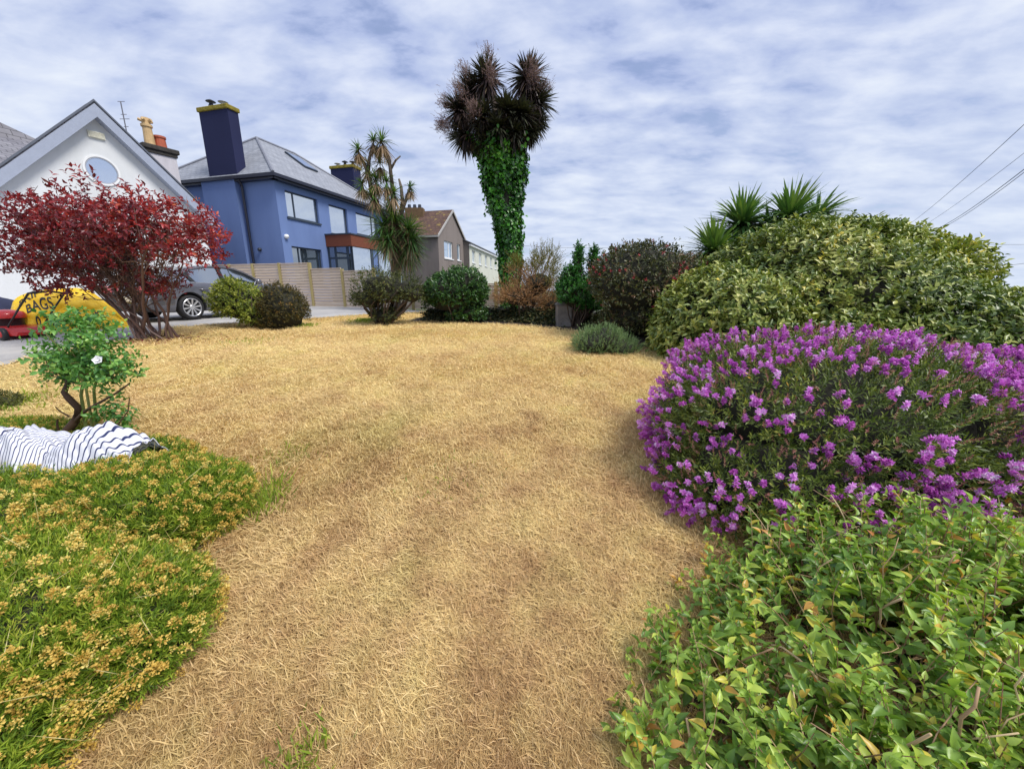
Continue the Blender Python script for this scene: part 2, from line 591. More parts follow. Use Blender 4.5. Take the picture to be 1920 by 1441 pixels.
def m_courses(name, c1, c2, row, wid, mortar, axis_uv=True, rough=0.6, bump=0.5, spots=None):
    """tiles or slates in courses, laid out on the UV map (metres)"""
    m, nt, b, o = mat(name)
    L = nt.links.new
    uv = N(nt, 'ShaderNodeUVMap')
    br = N(nt, 'ShaderNodeTexBrick')
    br.inputs['Scale'].default_value = 1.0
    br.inputs['Brick Width'].default_value = wid; br.inputs['Row Height'].default_value = row
    br.inputs['Mortar Size'].default_value = 0.012; br.inputs['Mortar Smooth'].default_value = 0.3
    br.inputs['Color1'].default_value = c1 + (1,); br.inputs['Color2'].default_value = c2 + (1,); br.inputs['Mortar'].default_value = mortar + (1,)
    L(uv.outputs[0], br.inputs['Vector'])
    nz = N(nt, 'ShaderNodeTexNoise'); nz.inputs['Scale'].default_value = 2.2; nz.inputs['Detail'].default_value = 7; nz.inputs['Roughness'].default_value = 0.7
    L(uv.outputs[0], nz.inputs['Vector'])
    rp = ramp(nt, [(0.3, (0.75, 0.75, 0.75)), (0.7, (1.2, 1.2, 1.2))])
    L(nz.outputs['Fac'], rp.inputs[0])
    mu = N(nt, 'ShaderNodeMix', data_type='RGBA', blend_type='MULTIPLY'); mu.inputs[0].default_value = 1.0
    L(br.outputs['Color'], mu.inputs[6]); L(rp.outputs['Color'], mu.inputs[7])
    res = mu.outputs[2]
    if spots:
        r2 = ramp(nt, [(spots[1], (0, 0, 0)), (spots[1] + 0.08, (1, 1, 1))])
        n2 = N(nt, 'ShaderNodeTexNoise'); n2.inputs['Scale'].default_value = spots[2]; n2.inputs['Detail'].default_value = 8; n2.inputs['Roughness'].default_value = 0.75
        L(uv.outputs[0], n2.inputs['Vector']); L(n2.outputs['Fac'], r2.inputs[0])
        m2 = N(nt, 'ShaderNodeMix', data_type='RGBA'); L(r2.outputs['Color'], m2.inputs[0]); L(res, m2.inputs[6]); m2.inputs[7].default_value = spots[0] + (1,)
        res = m2.outputs[2]
    L(res, b.inputs['Base Color'])
    b.inputs['Roughness'].default_value = rough
    bp = N(nt, 'ShaderNodeBump'); bp.inputs['Strength'].default_value = bump; bp.inputs['Distance'].default_value = 0.015
    L(br.outputs['Fac'], bp.inputs['Height']); bp.invert = True; L(bp.outputs[0], b.inputs['Normal'])
    return m


def m_render_wall(name, c, stain=(0.8, 0.8, 0.82), rough=0.85, bump=0.25, bscale=45.0):
    m, nt, b, o = mat(name)
    L = nt.links.new
    ge = N(nt, 'ShaderNodeNewGeometry')
    mp = N(nt, 'ShaderNodeMapping'); mp.inputs['Scale'].default_value = (1.0, 1.0, 0.28); L(ge.outputs['Position'], mp.inputs[0])
    nz = N(nt, 'ShaderNodeTexNoise'); nz.inputs['Scale'].default_value = 0.9; nz.inputs['Detail'].default_value = 8; nz.inputs['Roughness'].default_value = 0.65
    L(mp.outputs[0], nz.inputs['Vector'])
    rp = ramp(nt, [(0.28, tuple(x * s for x, s in zip(c, stain))), (0.55, c), (0.75, tuple(min(1, x * 1.06) for x in c))])
    L(nz.outputs['Fac'], rp.inputs[0]); L(rp.outputs['Color'], b.inputs['Base Color'])
    b.inputs['Roughness'].default_value = rough; b.inputs['Specular IOR Level'].default_value = 0.3
    n2 = N(nt, 'ShaderNodeTexNoise'); n2.inputs['Scale'].default_value = bscale; n2.inputs['Detail'].default_value = 3
    L(ge.outputs['Position'], n2.inputs['Vector'])
    bp = N(nt, 'ShaderNodeBump'); bp.inputs['Strength'].default_value = bump; bp.inputs['Distance'].default_value = 0.01
    L(n2.outputs['Fac'], bp.inputs['Height']); L(bp.outputs[0], b.inputs['Normal'])
    return m


def m_wood(name, c1, c2, freq=9.0, horiz=True, grain=(1, 1, 14), rough=0.75):
    m, nt, b, o = mat(name)
    L = nt.links.new
    tc = N(nt, 'ShaderNodeTexCoord')
    mp = N(nt, 'ShaderNodeMapping'); mp.inputs['Scale'].default_value = grain; L(tc.outputs['Object'], mp.inputs[0])
    nz = N(nt, 'ShaderNodeTexNoise'); nz.inputs['Scale'].default_value = 3.0; nz.inputs['Detail'].default_value = 8; nz.inputs['Roughness'].default_value = 0.7
    L(mp.outputs[0], nz.inputs['Vector'])
    rp = ramp(nt, [(0.3, c1), (0.7, c2)])
    L(nz.outputs['Fac'], rp.inputs[0]); L(rp.outputs['Color'], b.inputs['Base Color'])
    b.inputs['Roughness'].default_value = rough; b.inputs['Specular IOR Level'].default_value = 0.3
    return m


BARK = m_plain('bark', (0.085, 0.06, 0.045), 0.9, 0.35, 9.0, 0.6, bscale=30)
SHADECORE = m_plain('shade_core', (0.022, 0.022, 0.013), 0.95, 0.4, 14.0, 0.6, bscale=25)  # solid filler inside foliage, near-black so its colour paints the inner shade
PALETWIG = m_leaf('pale_twigs', [(0, (0.20, 0.10, 0.07)), (0.5, (0.36, 0.24, 0.13)), (1, (0.58, 0.46, 0.27))], 0.0, 0.7)
WHITE = m_plain('white_paint', (0.78, 0.79, 0.80), 0.5, 0.05)
DARKMETAL = m_plain('dark_grey_metal', (0.025, 0.03, 0.045), 0.4, 0.1)
BLACKRUBBER = m_plain('black_rubber', (0.012, 0.012, 0.014), 0.75, 0.2, 20)


# ------------------------------------------------------------------ setting: ground, drive, sea
def grid_sheet(name, xs, ys, m, lift=0.0, rough=0.0, kind='structure', label=None):
    X, Y = np.meshgrid(xs, ys)
    P = np.stack([X, Y], -1).reshape(-1, 2)
    Z = g(P[:, 1]) + lift
    if rough:
        near = np.clip(1 - np.hypot(P[:, 0], P[:, 1] - 4) / 14, 0, 1)
        Z = Z + near * rough * (wav(P, 3, 2.2) + 0.6 * wav(P, 4, 6.0))
    V = np.column_stack([P, Z])
    nx, ny = len(xs), len(ys)
    i = (np.arange(ny - 1)[:, None] * nx + np.arange(nx - 1)[None]).ravel()
    T = np.concatenate([np.column_stack([i, i + 1, i + nx + 1]), np.column_stack([i, i + nx + 1, i + nx])])
    o = FB().add(V, T).build(name, m, None, True)
    return tag(o, kind=kind, label=label)


LAWN = m_lawn()


def lumps(P):
    near = np.clip(1 - np.hypot(P[:, 0], P[:, 1] - 4) / 14, 0, 1)
    return near * 0.018 * (wav(P, 3, 2.2) + 0.6 * wav(P, 4, 6.0))


grid_sheet('lawn', np.arange(-12, 12.01, 0.12), np.arange(-2, 11.01, 0.12), LAWN, 0.0, 0.018)
VERGE = m_plain('rough_verge', (0.075, 0.085, 0.035), 0.95, 0.4, 0.8, 0.6, bscale=14)
grid_sheet('ground', np.unique(np.concatenate([np.linspace(-300, -14, 14), np.arange(-14, 14.01, 0.5)])), np.unique(np.concatenate([np.linspace(-60, -2, 6), np.arange(-2, 12.01, 0.5), np.linspace(12, 160, 14)])), VERGE, -0.05)
m_sea = m_plain('sea_water', (0.05, 0.11, 0.17), 0.25, 0.1, 0.02)
MB().poly([(-9000, -300, -22), (9000, -300, -22), (9000, 12000, -22), (-9000, 12000, -22)]).build('sea', m_sea)['kind'] = 'structure'

# the concrete drive to the left and behind the lawn
edge = [(-30.0, 2.5), (-9.0, 4.0)] + [tuple(onground(u, v)[:2]) for u, v in ((0, 690), (60, 671), (160, 652), (250, 637), (330, 614), (430, 607), (560, 600), (640, 594), (700, 589), (760, 587), (800, 585))]
DRIVE_EDGE = np.array(edge)


def build_drive():
    fb = FB()
    E_ = []
    for a, b in zip(edge[:-1], edge[1:]):
        for k in range(6):
            t = k / 6
            E_.append((a[0] + (b[0] - a[0]) * t, a[1] + (b[1] - a[1]) * t))
    E_.append(edge[-1])
    E_ = np.array(E_)
    E_ = E_ + 0.06 * np.stack([wav(E_, 8, 2.0), wav(E_, 9, 2.0)], -1)
    rows = np.array([0, .03, .08, .15, .25, .4, .6, .8, 1.0])
    V = []
    for s in rows:
        Q = E_ + s * np.array([-13.0, 17.0])
        V.append(np.column_stack([Q, g(Q[:, 1]) + 0.022]))
    V = np.array(V)
    nr, n = V.shape[:2]
    i = (np.arange(nr - 1)[:, None] * n + np.arange(n - 1)[None]).ravel()
    T = np.concatenate([np.column_stack([i, i + 1, i + n + 1]), np.column_stack([i, i + n + 1, i + n])])
    o = fb.add(V.reshape(-1, 3), T).build('driveway', m_concrete(), None, True)
    o['kind'] = 'structure'


build_drive()

# dark soil under the shrubs along the back and the right
SOIL = m_plain('bed_soil', (0.045, 0.032, 0.022), 0.95, 0.5, 9, 0.8, bscale=25)


def bed(name, poly_a, poly_b, lift):
    A, B = np.array(poly_a), np.array(poly_b)
    n = 24
    def res(P):
        t = np.linspace(0, len(P) - 1, n); i = np.minimum(t.astype(int), len(P) - 2); f = (t - i)[:, None]
        return P[i] * (1 - f) + P[i + 1] * f
    A, B = res(A), res(B)
    A = A + 0.08 * np.stack([wav(A, 18, 5.0), wav(A, 19, 5.0)], -1)
    V = []
    for s in np.linspace(0, 1, 12):
        Q = A * (1 - s) + B * s
        V.append(np.column_stack([Q, g(Q[:, 1]) + lift + lumps(Q)]))
    V = np.array(V)
    nr = len(V)
    i = (np.arange(nr - 1)[:, None] * n + np.arange(n - 1)[None]).ravel()
    T = np.concatenate([np.column_stack([i, i + 1, i + n + 1]), np.column_stack([i, i + n + 1, i + n])])
    FB().add(V.reshape(-1, 3), T).build(name, SOIL, None, True)['kind'] = 'structure'


BED_EDGE = [(-2.3, 8.45), (-1.1, 8.2), (0.3, 7.75), (1.2, 7.0), (1.75, 5.9), (2.1, 4.9), (2.1, 4.3), (1.9, 3.4), (1.5, 2.2), (1.3, 1.5), (1.2, 0.6)]
bed('leaf_litter', [(.42, .35), (.5, .75), (.62, 1.15), (.95, 1.5), (1.5, 1.7)], [(3, .3), (3, .7), (3, 1.1), (3, 1.5), (3, 1.75)], 0.02)
bed('soil_bed', BED_EDGE, [(-2.3, 9.6), (0.0, 10.0), (3.5, 10.0), (9, 9), (10, 6), (9, 3), (8, 0.4)], 0.012)
BE = np.array(BED_EDGE)


def on_lawn(P):
    """true where the mown lawn lies: not on the drive, not in the beds"""
    x, y = P[:, 0], P[:, 1]
    # right bed: x of its edge at this y
    o = np.argsort(BE[:, 1])
    ex = np.interp(y, BE[o, 1], BE[o, 0])
    ok = x < ex + 0.1
    De = DRIVE_EDGE
    k = np.interp(x, De[:, 0][np.argsort(De[:, 0])], De[:, 1][np.argsort(De[:, 0])])
    ylim = np.where(x < -6.0, 4.6 + (x + 6.2) * -0.25, np.minimum(k, 8.6 + 0.0 * x))
    a = unit(np.array([4.0, 2.3]))
    for i in range(len(De) - 1):
        p, q = De[i], De[i + 1]
        # on the far side of an edge piece (drive side), between its lanes along (-13, 17)
        M = np.array([[q[0] - p[0], -13.0], [q[1] - p[1], 17.0]])
        st = np.linalg.solve(M, (P - p).T).T
        ok &= ~((st[:, 0] > -0.02) & (st[:, 0] < 1.02) & (st[:, 1] > 0.004))
    return ok


def build_grass():
    r = rng(11)
    n = 1600000
    th = r.uniform(R(22), R(158), n)
    rad = np.exp(r.uniform(np.log(0.75), np.log(12.5), n))
    P = np.column_stack([rad * np.cos(th), rad * np.sin(th)])
    ok = on_lawn(P) & (P[:, 0] > -9)
    # clumps: the rake left the clippings in loose tufts
    cl = wav(P, 21, 5.0) + 0.7 * wav(P, 22, 14.0)
    ok &= r.uniform(-1.5, 1.0, n) < cl + 0.6
    P, rad, cl = P[ok], rad[ok], cl[ok]
    n = len(P)
    d = rad
    L = (0.016 + 0.05 * r.uniform(0, 1, n) ** 2.2) * (1 + 0.03 * d)
    W = r.uniform(0.0006, 0.0012, n) * (1 + 0.36 * d)
    az = r.uniform(0, 6.28, n) * 0.55 + 3.0 * wav(P, 23, 1.3) + r.normal(size=n) * 0.8
    el = np.radians(r.gamma(2.0, 13.0, n)).clip(0.02, 1.35)
    D = np.column_stack([np.cos(az) * np.cos(el), np.sin(az) * np.cos(el), np.sin(el)])
    z0 = g(P[:, 1]) + lumps(P) + r.uniform(0.0, 0.028, n) + 0.008 * cl
    B = np.column_stack([P, z0])
    side = unit(np.cross(D, [0, 0, 1.0]))
    curl = side * (r.normal(size=n) * 0.14)[:, None] + np.array([0, 0, -1.0]) * r.uniform(0.05, 0.4, n)[:, None]
    s = np.array([0, .5, 1.0]); w = np.array([1.0, .9, 0.25])
    V = np.zeros((n, 6, 3))
    for i in range(3):
        c = B + D * (L * s[i])[:, None] + curl * (L * s[i] ** 2)[:, None]
        c[:, 2] = np.maximum(c[:, 2], g(c[:, 1]) + lumps(c[:, :2]) + 0.003)
        V[:, 2 * i] = c - side * (W * w[i])[:, None]; V[:, 2 * i + 1] = c + side * (W * w[i])[:, None]
        V[:, 2 * i + 1, 2] += W * 0.6
    T0 = np.array([[0, 1, 3], [0, 3, 2], [2, 3, 5], [2, 5, 4]])
    T = (T0[None] + (np.arange(n) * 6)[:, None, None]).reshape(-1, 3)
    o = FB().add(V.reshape(-1, 3), T, np.repeat(r.uniform(0, 1, n), 6)).build('dry_grass', m_straw())
    tag(o, 'straw coloured mown grass lying over the lawn', 'grass', kind='stuff')


build_grass()


def build_green_tufts():
    r = rng(12)
    m = m_leaf('green_grass', [(0, (0.10, 0.17, 0.02)), (0.6, (0.22, 0.30, 0.035)), (1, (0.42, 0.42, 0.08))], 0.3)
    fb = FB()
    spots = [((690, 603), 0.32, 900, .09), ((570, 612), 0.2, 300, .08), ((495, 960), 0.10, 160, .15), ((510, 930), 0.10, 120, .15), ((20, 760), 0.3, 500, .08),
             ((560, 1435), 0.09, 120, .07), ((540, 860), 0.2, 160, .07), ((860, 900), 0.3, 150, .05), ((470, 640), 0.4, 160, .05)]
    for (u, v), rad, n, ln in spots:
        c = onground(u, v)
        q = c[:2] + r.normal(size=(n, 2)) * rad * 0.55
        P = np.column_stack([q, g(q[:, 1]) + 0.005])
        D = unit(np.column_stack([r.normal(size=(n, 2)) * 0.6, np.ones(n)]))
        place(fb, T_flat(0.05, 0.4), P, D, r.normal(size=(n, 3)), r.uniform(0.5, 1.2, n) * ln, 0.006 + 0.001 * c[1], r.uniform(0, 1, n))
    tag(fb.build('green_grass', m), 'tufts of fresh green grass at the lawn edges', 'grass', kind='stuff')


build_green_tufts()


# ------------------------------------------------------------------ buildings
def uv_faces(o, origin=(0, 0, 0)):
    """UV in metres: u along the horizontal of each face, v up its slope"""
    me = o.data
    uvl = me.uv_layers.new(name='UVMap')
    for p in me.polygons:
        n = p.normal
        h = Vector((-n.y, n.x, 0))
        h = h.normalized() if h.length > 1e-4 else Vector((1, 0, 0))
        s = n.cross(h)
        for li in p.loop_indices:
            c = me.vertices[me.loops[li].vertex_index].co
            uvl.data[li].uv = (c.dot(h), c.dot(s))


class Plane:
    """vertical wall plane: origin on the ground, w runs along the wall, n points out of it"""

    def __init__(self, P, deg, flip=1):
        self.P = np.array([P[0], P[1]], float)
        self.w = np.array([math.cos(R(deg)), math.sin(R(deg))])
        self.n = flip * np.array([self.w[1], -self.w[0]])

    def p(self, k, z, out=0.0):
        q = self.P + self.w * k + self.n * out
        return np.array([q[0], q[1], z])

    def box(self, mb, k0, k1, z0, z1, o0, o1, m=0):
        a = [self.p(k0, z0, o0), self.p(k1, z0, o0), self.p(k1, z0, o1), self.p(k0, z0, o1)]
        b = [self.p(k0, z1, o0), self.p(k1, z1, o0), self.p(k1, z1, o1), self.p(k0, z1, o1)]
        return mb.hexa(a, b, m)


def wall_holes(mb, pl, k0, k1, z0, z1, holes, reveal=0.14, m=0):
    ks = sorted({k0, k1} | {h[0] for h in holes} | {h[1] for h in holes})
    zs = sorted({z0, z1} | {h[2] for h in holes} | {h[3] for h in holes})
    for a, b in zip(ks[:-1], ks[1:]):
        for c, d in zip(zs[:-1], zs[1:]):
            km, zm = (a + b) / 2, (c + d) / 2
            if any(h[0] < km < h[1] and h[2] < zm < h[3] for h in holes):
                continue
            mb.poly([pl.p(a, c), pl.p(b, c), pl.p(b, d), pl.p(a, d)], m)
    for a, b, c, d in holes:
        for q in ([(a, c), (b, c)], [(b, c), (b, d)], [(b, d), (a, d)], [(a, d), (a, c)]):
            mb.poly([pl.p(*q[0]), pl.p(*q[1]), pl.p(*q[1], -reveal), pl.p(*q[0], -reveal)], m)


def window(pl, k0, k1, z0, z1, fm, gm, parent, mull=(), trans=(), sill=True, rec=0.09, fw=0.055, sm=None):
    mb = MB()
    e = 0.004
    pl.box(mb, k0 + e, k1 - e, z0 + e, z0 + fw, -rec - .05, -rec)
    pl.box(mb, k0 + e, k1 - e, z1 - fw, z1 - e, -rec - .05, -rec)
    pl.box(mb, k0 + e, k0 + fw, z0 + fw, z1 - fw, -rec - .05, -rec - .001)
    pl.box(mb, k1 - fw, k1 - e, z0 + fw, z1 - fw, -rec - .05, -rec - .001)
    for k in mull:
        pl.box(mb, k - fw / 2, k + fw / 2, z0 + fw, z1 - fw, -rec - .045, -rec - .002)
    for z in trans:
        pl.box(mb, k0 + fw, k1 - fw, z - fw / 2, z + fw / 2, -rec - .044, -rec - .003)
    w = mb.build('window', fm, parent)
    MB().poly([pl.p(k0 + .01, z0 + .01, -rec - .03), pl.p(k1 - .01, z0 + .01, -rec - .03), pl.p(k1 - .01, z1 - .01, -rec - .03), pl.p(k0 + .01, z1 - .01, -rec - .03)]).build('pane', gm, w)
    if sill:
        s = MB(); pl.box(s, k0 - .06, k1 + .06, z0 - .075, z0 - .002, -rec, .06)
        s.build('sill', sm or fm, w)
    return w


def blue_house():
    base = 0.78
    C0 = (-10.1, 17.9)
    fr = Plane(C0, 75, 1)              # front wall, recedes to the right
    fr.n = np.array([fr.w[1], -fr.w[0]])
    sw = -fr.n                         # direction back along the side wall
    sd = Plane(C0, 0); sd.w = sw; sd.n = -fr.w
    Lh, Dh, ze, zr = 8.15, 7.0, 6.08, 8.78
    t = thing('house', 'blue rendered two storey house with slate roof and tall navy chimney behind the timber fence', 'house', (C0[0], C0[1], base))
    wall = m_render_wall('blue_render', (0.145, 0.215, 0.43), (0.86, 0.87, 0.9))
    navy = m_render_wall('navy_render', (0.018, 0.022, 0.07), (0.8, 0.8, 0.85))
    slate = m_courses('roof_slate', (0.25, 0.265, 0.30), (0.31, 0.325, 0.36), 0.2, 0.3, (0.15, 0.16, 0.19), rough=0.55)
    gut = m_plain('black_gutter', (0.012, 0.014, 0.03), 0.35, 0.1)
    frm = m_plain('anthracite_frame', (0.03, 0.045, 0.07), 0.4, 0.1)
    gm = m_glass('window_glass', (0.16, 0.19, 0.22), 0.62)
    gd = m_glass('dark_window_glass', (0.02, 0.03, 0.035), 0.35)
    cedar = m_wood('cedar_cladding', (0.13, 0.036, 0.02), (0.23, 0.075, 0.04), grain=(2, 2, 22))
    lead = m_plain('lead_flashing', (0.42, 0.44, 0.50), 0.4, 0.1)
    holes = [(0.5, 2.45, 4.6, 5.7), (3.22, 4.6, 4.25, 5.64), (5.35, 7.4, 4.5, 5.63), (0.48, 2.35, 1.7, 3.37)]
    mb = MB()
    wall_holes(mb, fr, 0, Lh, base - .3, ze, holes)
    mb.poly([fr.p(0, base - .3), fr.p(0, base - .3, -Dh), fr.p(0, ze, -Dh), fr.p(0, ze)])
    mb.poly([fr.p(Lh, base - .3), fr.p(Lh, base - .3, -Dh), fr.p(Lh, ze, -Dh), fr.p(Lh, ze)])
    mb.poly([fr.p(0, base - .3, -Dh), fr.p(Lh, base - .3, -Dh), fr.p(Lh, ze, -Dh), fr.p(0, ze, -Dh)])
    # chimney breast on the side wall
    sd.box(mb, 1.82, 3.68, base - .3, 6.16, 0.001, 0.27)
    mb.build('wall', wall, t)
    # roof: hipped, small overhang
    ov = 0.3
    a, b, c, d = fr.p(-ov, ze + .1, ov), fr.p(Lh + ov, ze + .1, ov), fr.p(Lh + ov, ze + .1, -Dh - ov), fr.p(-ov, ze + .1, -Dh - ov)
    r0, r1 = fr.p(2.85, zr, -Dh / 2), fr.p(5.25, zr, -Dh / 2)
    mb = MB()
    mb.poly([a, b, r1, r0]); mb.poly([b, c, r1]); mb.poly([c, d, r0, r1]); mb.poly([d, a, r0])
    ro = mb.build('roof', slate, t); uv_faces(ro)
    rt = MB()
    for p, q in ((r0, r1), (a, r0), (b, r1), (d, r0)):
        rt.tube([p + [0, 0, .02], q + [0, 0, .02]], .06, 6)
    rt.build('ridge_tile', m_plain('ridge_grey', (0.20, 0.21, 0.25), 0.6), ro)
    # rooflight in the front slope
    def slope(k, s):     # k along, s 0 at eave, 1 at ridge
        return fr.p(k, ze + .1 + (zr - ze - .1) * s, ov - (Dh / 2 + ov) * s)
    nn = unit(np.cross(slope(1, 0) - slope(0, 0), slope(0, 1) - slope(0, 0)))
    nn = nn if nn[2] > 0 else -nn
    q = [slope(3.95, .55), slope(4.85, .55), slope(4.85, .86), slope(3.95, .86)]
    sk = MB().hexa([p + nn * .01 for p in q], [p + nn * .09 for p in q]).build('rooflight', frm, ro)
    c_ = sum(q) / 4
    MB().poly([c_ + (p - c_) * .86 + nn * .093 for p in q]).build('pane', gm, sk)
    # gutters and fascia
    gt = MB()
    fr.box(gt, -ov - .08, Lh + ov, ze - .04, ze + .09, ov - .02, ov + .09)
    fr.box(gt, -ov, Lh + ov, ze - .12, ze - .045, .003, ov - .03)
    sd.box(gt, -ov + .02, 1.5, ze - .04, ze + .09, ov - .02, ov + .08)
    sd.box(gt, 1.5, Dh + ov, ze - .04, ze + .09, ov - .02, ov + .08)
    sd.box(gt, -ov, 1.81, ze - .12, ze - .045, .003, ov - .03)
    sd.box(gt, 3.69, Dh + ov, ze - .12, ze - .045, .003, ov - .03)
    gt.build('gutter', gut, t)
    MB().tube([sd.p(1.55, ze - .04, ov), sd.p(1.62, ze - .3, .12), sd.p(1.62, base, .12)], .055, 8).build('downpipe', gut, t)
    # chimneys
    moss = m_plain('mossy_cap', (0.24, 0.19, 0.022), 0.95, 0.45, 7, 0.8, bscale=20)
    terr = m_plain('chimney_pot_clay', (0.38, 0.20, 0.12), 0.8, 0.2)
    def chim(pl, k0, k1, z0, z1, o0, o1, pots, m):
        c = MB()
        c.hexa([pl.p(k0 + .02, z0, o0), pl.p(k1 + .02, z0, o0), pl.p(k1 + .02, z0, o1), pl.p(k0 + .02, z0, o1)],
               [pl.p(k0, z1, o0), pl.p(k1, z1, o0), pl.p(k1, z1, o1), pl.p(k0, z1, o1)])
        ch = c.build('chimney', m, t)
        cp = MB(); pl.box(cp, k0 - .06, k1 + .06, z1, z1 + .17, o0 - .06, o1 + .06)
        cp.build('chimney_cap', moss, ch, bevel=.03)
        for kk, h in pots:
            p = MB(); oo = (o0 + o1) / 2
            p.lathe(pl.p(kk, z1 + .17, oo), (0, 0, 1), [(0, .001), (0, .13), (h * .4, .10), (h * .4, .075), (h * .75, .075), (h * .75, .19), (h * .8, .17), (h, .03), (h, .001)], 14)
            p.build('chimney_pot', lead if h < .3 else DARKMETAL, ch, True)
    chim(sd, 1.66, 3.2, 6.17, 8.72, -.28, 0.2, ((2.75, .36), (2.1, .24)), navy)
    en = Plane((fr.p(Lh, 0)[0], fr.p(Lh, 0)[1]), 0); en.w = sw; en.n = fr.w
    chim(en, 1.7, 3.3, 5.2, 8.68, -.3, .45, ((1.95, .3), (2.5, .36), (3.05, .28)), navy)
    f = MB(); sd.box(f, 1.78, 3.72, 6.165, 6.185, -.1, .29); f.build('flashing', lead, t)
    # windows
    window(fr, *holes[0], frm, gm, t, mull=(1.02,))
    window(fr, *holes[1], frm, gm, t)
    window(fr, *holes[2], frm, gm, t, mull=(6.9,))
    window(fr, *holes[3], frm, gd, t, mull=(0.95,))
    # projecting porch: cedar fascia, glazed below
    k0, k1, pr = 2.72, 7.6, 1.5
    c = MB()
    fr.box(c, k0, k1, 3.55, 4.1, 0.002, pr)
    c.build('cladding', cedar, t, bevel=.01)
    c = MB(); fr.box(c, k0 - .04, k1 + .04, 4.1, 4.16, 0.002, pr + .04); c.build('porch_roof', frm, t)
    pc = Plane(tuple(fr.p(k0 + .06, 0)[:2]), 0); pc.w = fr.n; pc.n = -fr.w
    dr = MB()
    for q in ((0.003, .09), (.40, .50), (1.1, 1.22), (1.34, 1.44)):
        pc.box(dr, q[0], q[1], base, 3.54, -.06, 0)
    pc.box(dr, .1, 1.34, 2.95, 3.05, -.055, -.002)
    pc.box(dr, .1, 1.34, base, base + .2, -.055, -.002)
    door = dr.build('door', frm, t)
    MB().poly([pc.p(.05, base, -.03), pc.p(1.4, base, -.03), pc.p(1.4, 3.53, -.03), pc.p(.05, 3.53, -.03)]).build('pane', gd, door)
    fp = Plane(tuple(fr.p(0, 0, pr - .06)[:2]), 75); fp.n = fr.n
    def glazing(ka, kb, wa, wb):
        gw = MB()
        fp.box(gw, ka, ka + wa, base, 3.545, -.05, 0); fp.box(gw, kb - wb, kb, base, 3.545, -.05, 0); fp.box(gw, ka + wa, kb - wb, base, base + .06, -.048, -.002)
        return gw.build('window', frm, t)
    w = glazing(k0 + .06, 4.55, .08, .2)
    MB().poly([fp.p(k0 + .08, base, -.025), fp.p(4.4, base, -.025), fp.p(4.4, 3.53, -.025), fp.p(k0 + .08, 3.53, -.025)]).build('pane', gm, w)
    w = glazing(4.95, 7.5, .1, .1)
    MB().poly([fp.p(5.0, base, -.025), fp.p(7.45, base, -.025), fp.p(7.45, 3.53, -.025), fp.p(5.0, 3.53, -.025)]).build('pane', gm, w)
    c = MB(); fp.box(c, 4.56, 4.94, base, 3.545, -.04, .002); c.build('porch_pier', wall, t)
    # lamp and flue vent
    MB().lathe(fr.p(.22, 3.74, 0.0), (fr.n[0], fr.n[1], 0), [(0, .09), (.05, .1), (.12, .08), (.15, .001)], 12).build('wall_lamp', WHITE, t, True)
    MB().lathe(sd.p(1.25, 3.2, 0.0), (sd.n[0], sd.n[1], 0), [(0, .075), (.1, .075), (.12, .05), (.12, .001)], 12).build('flue', DARKMETAL, t, True)


blue_house()


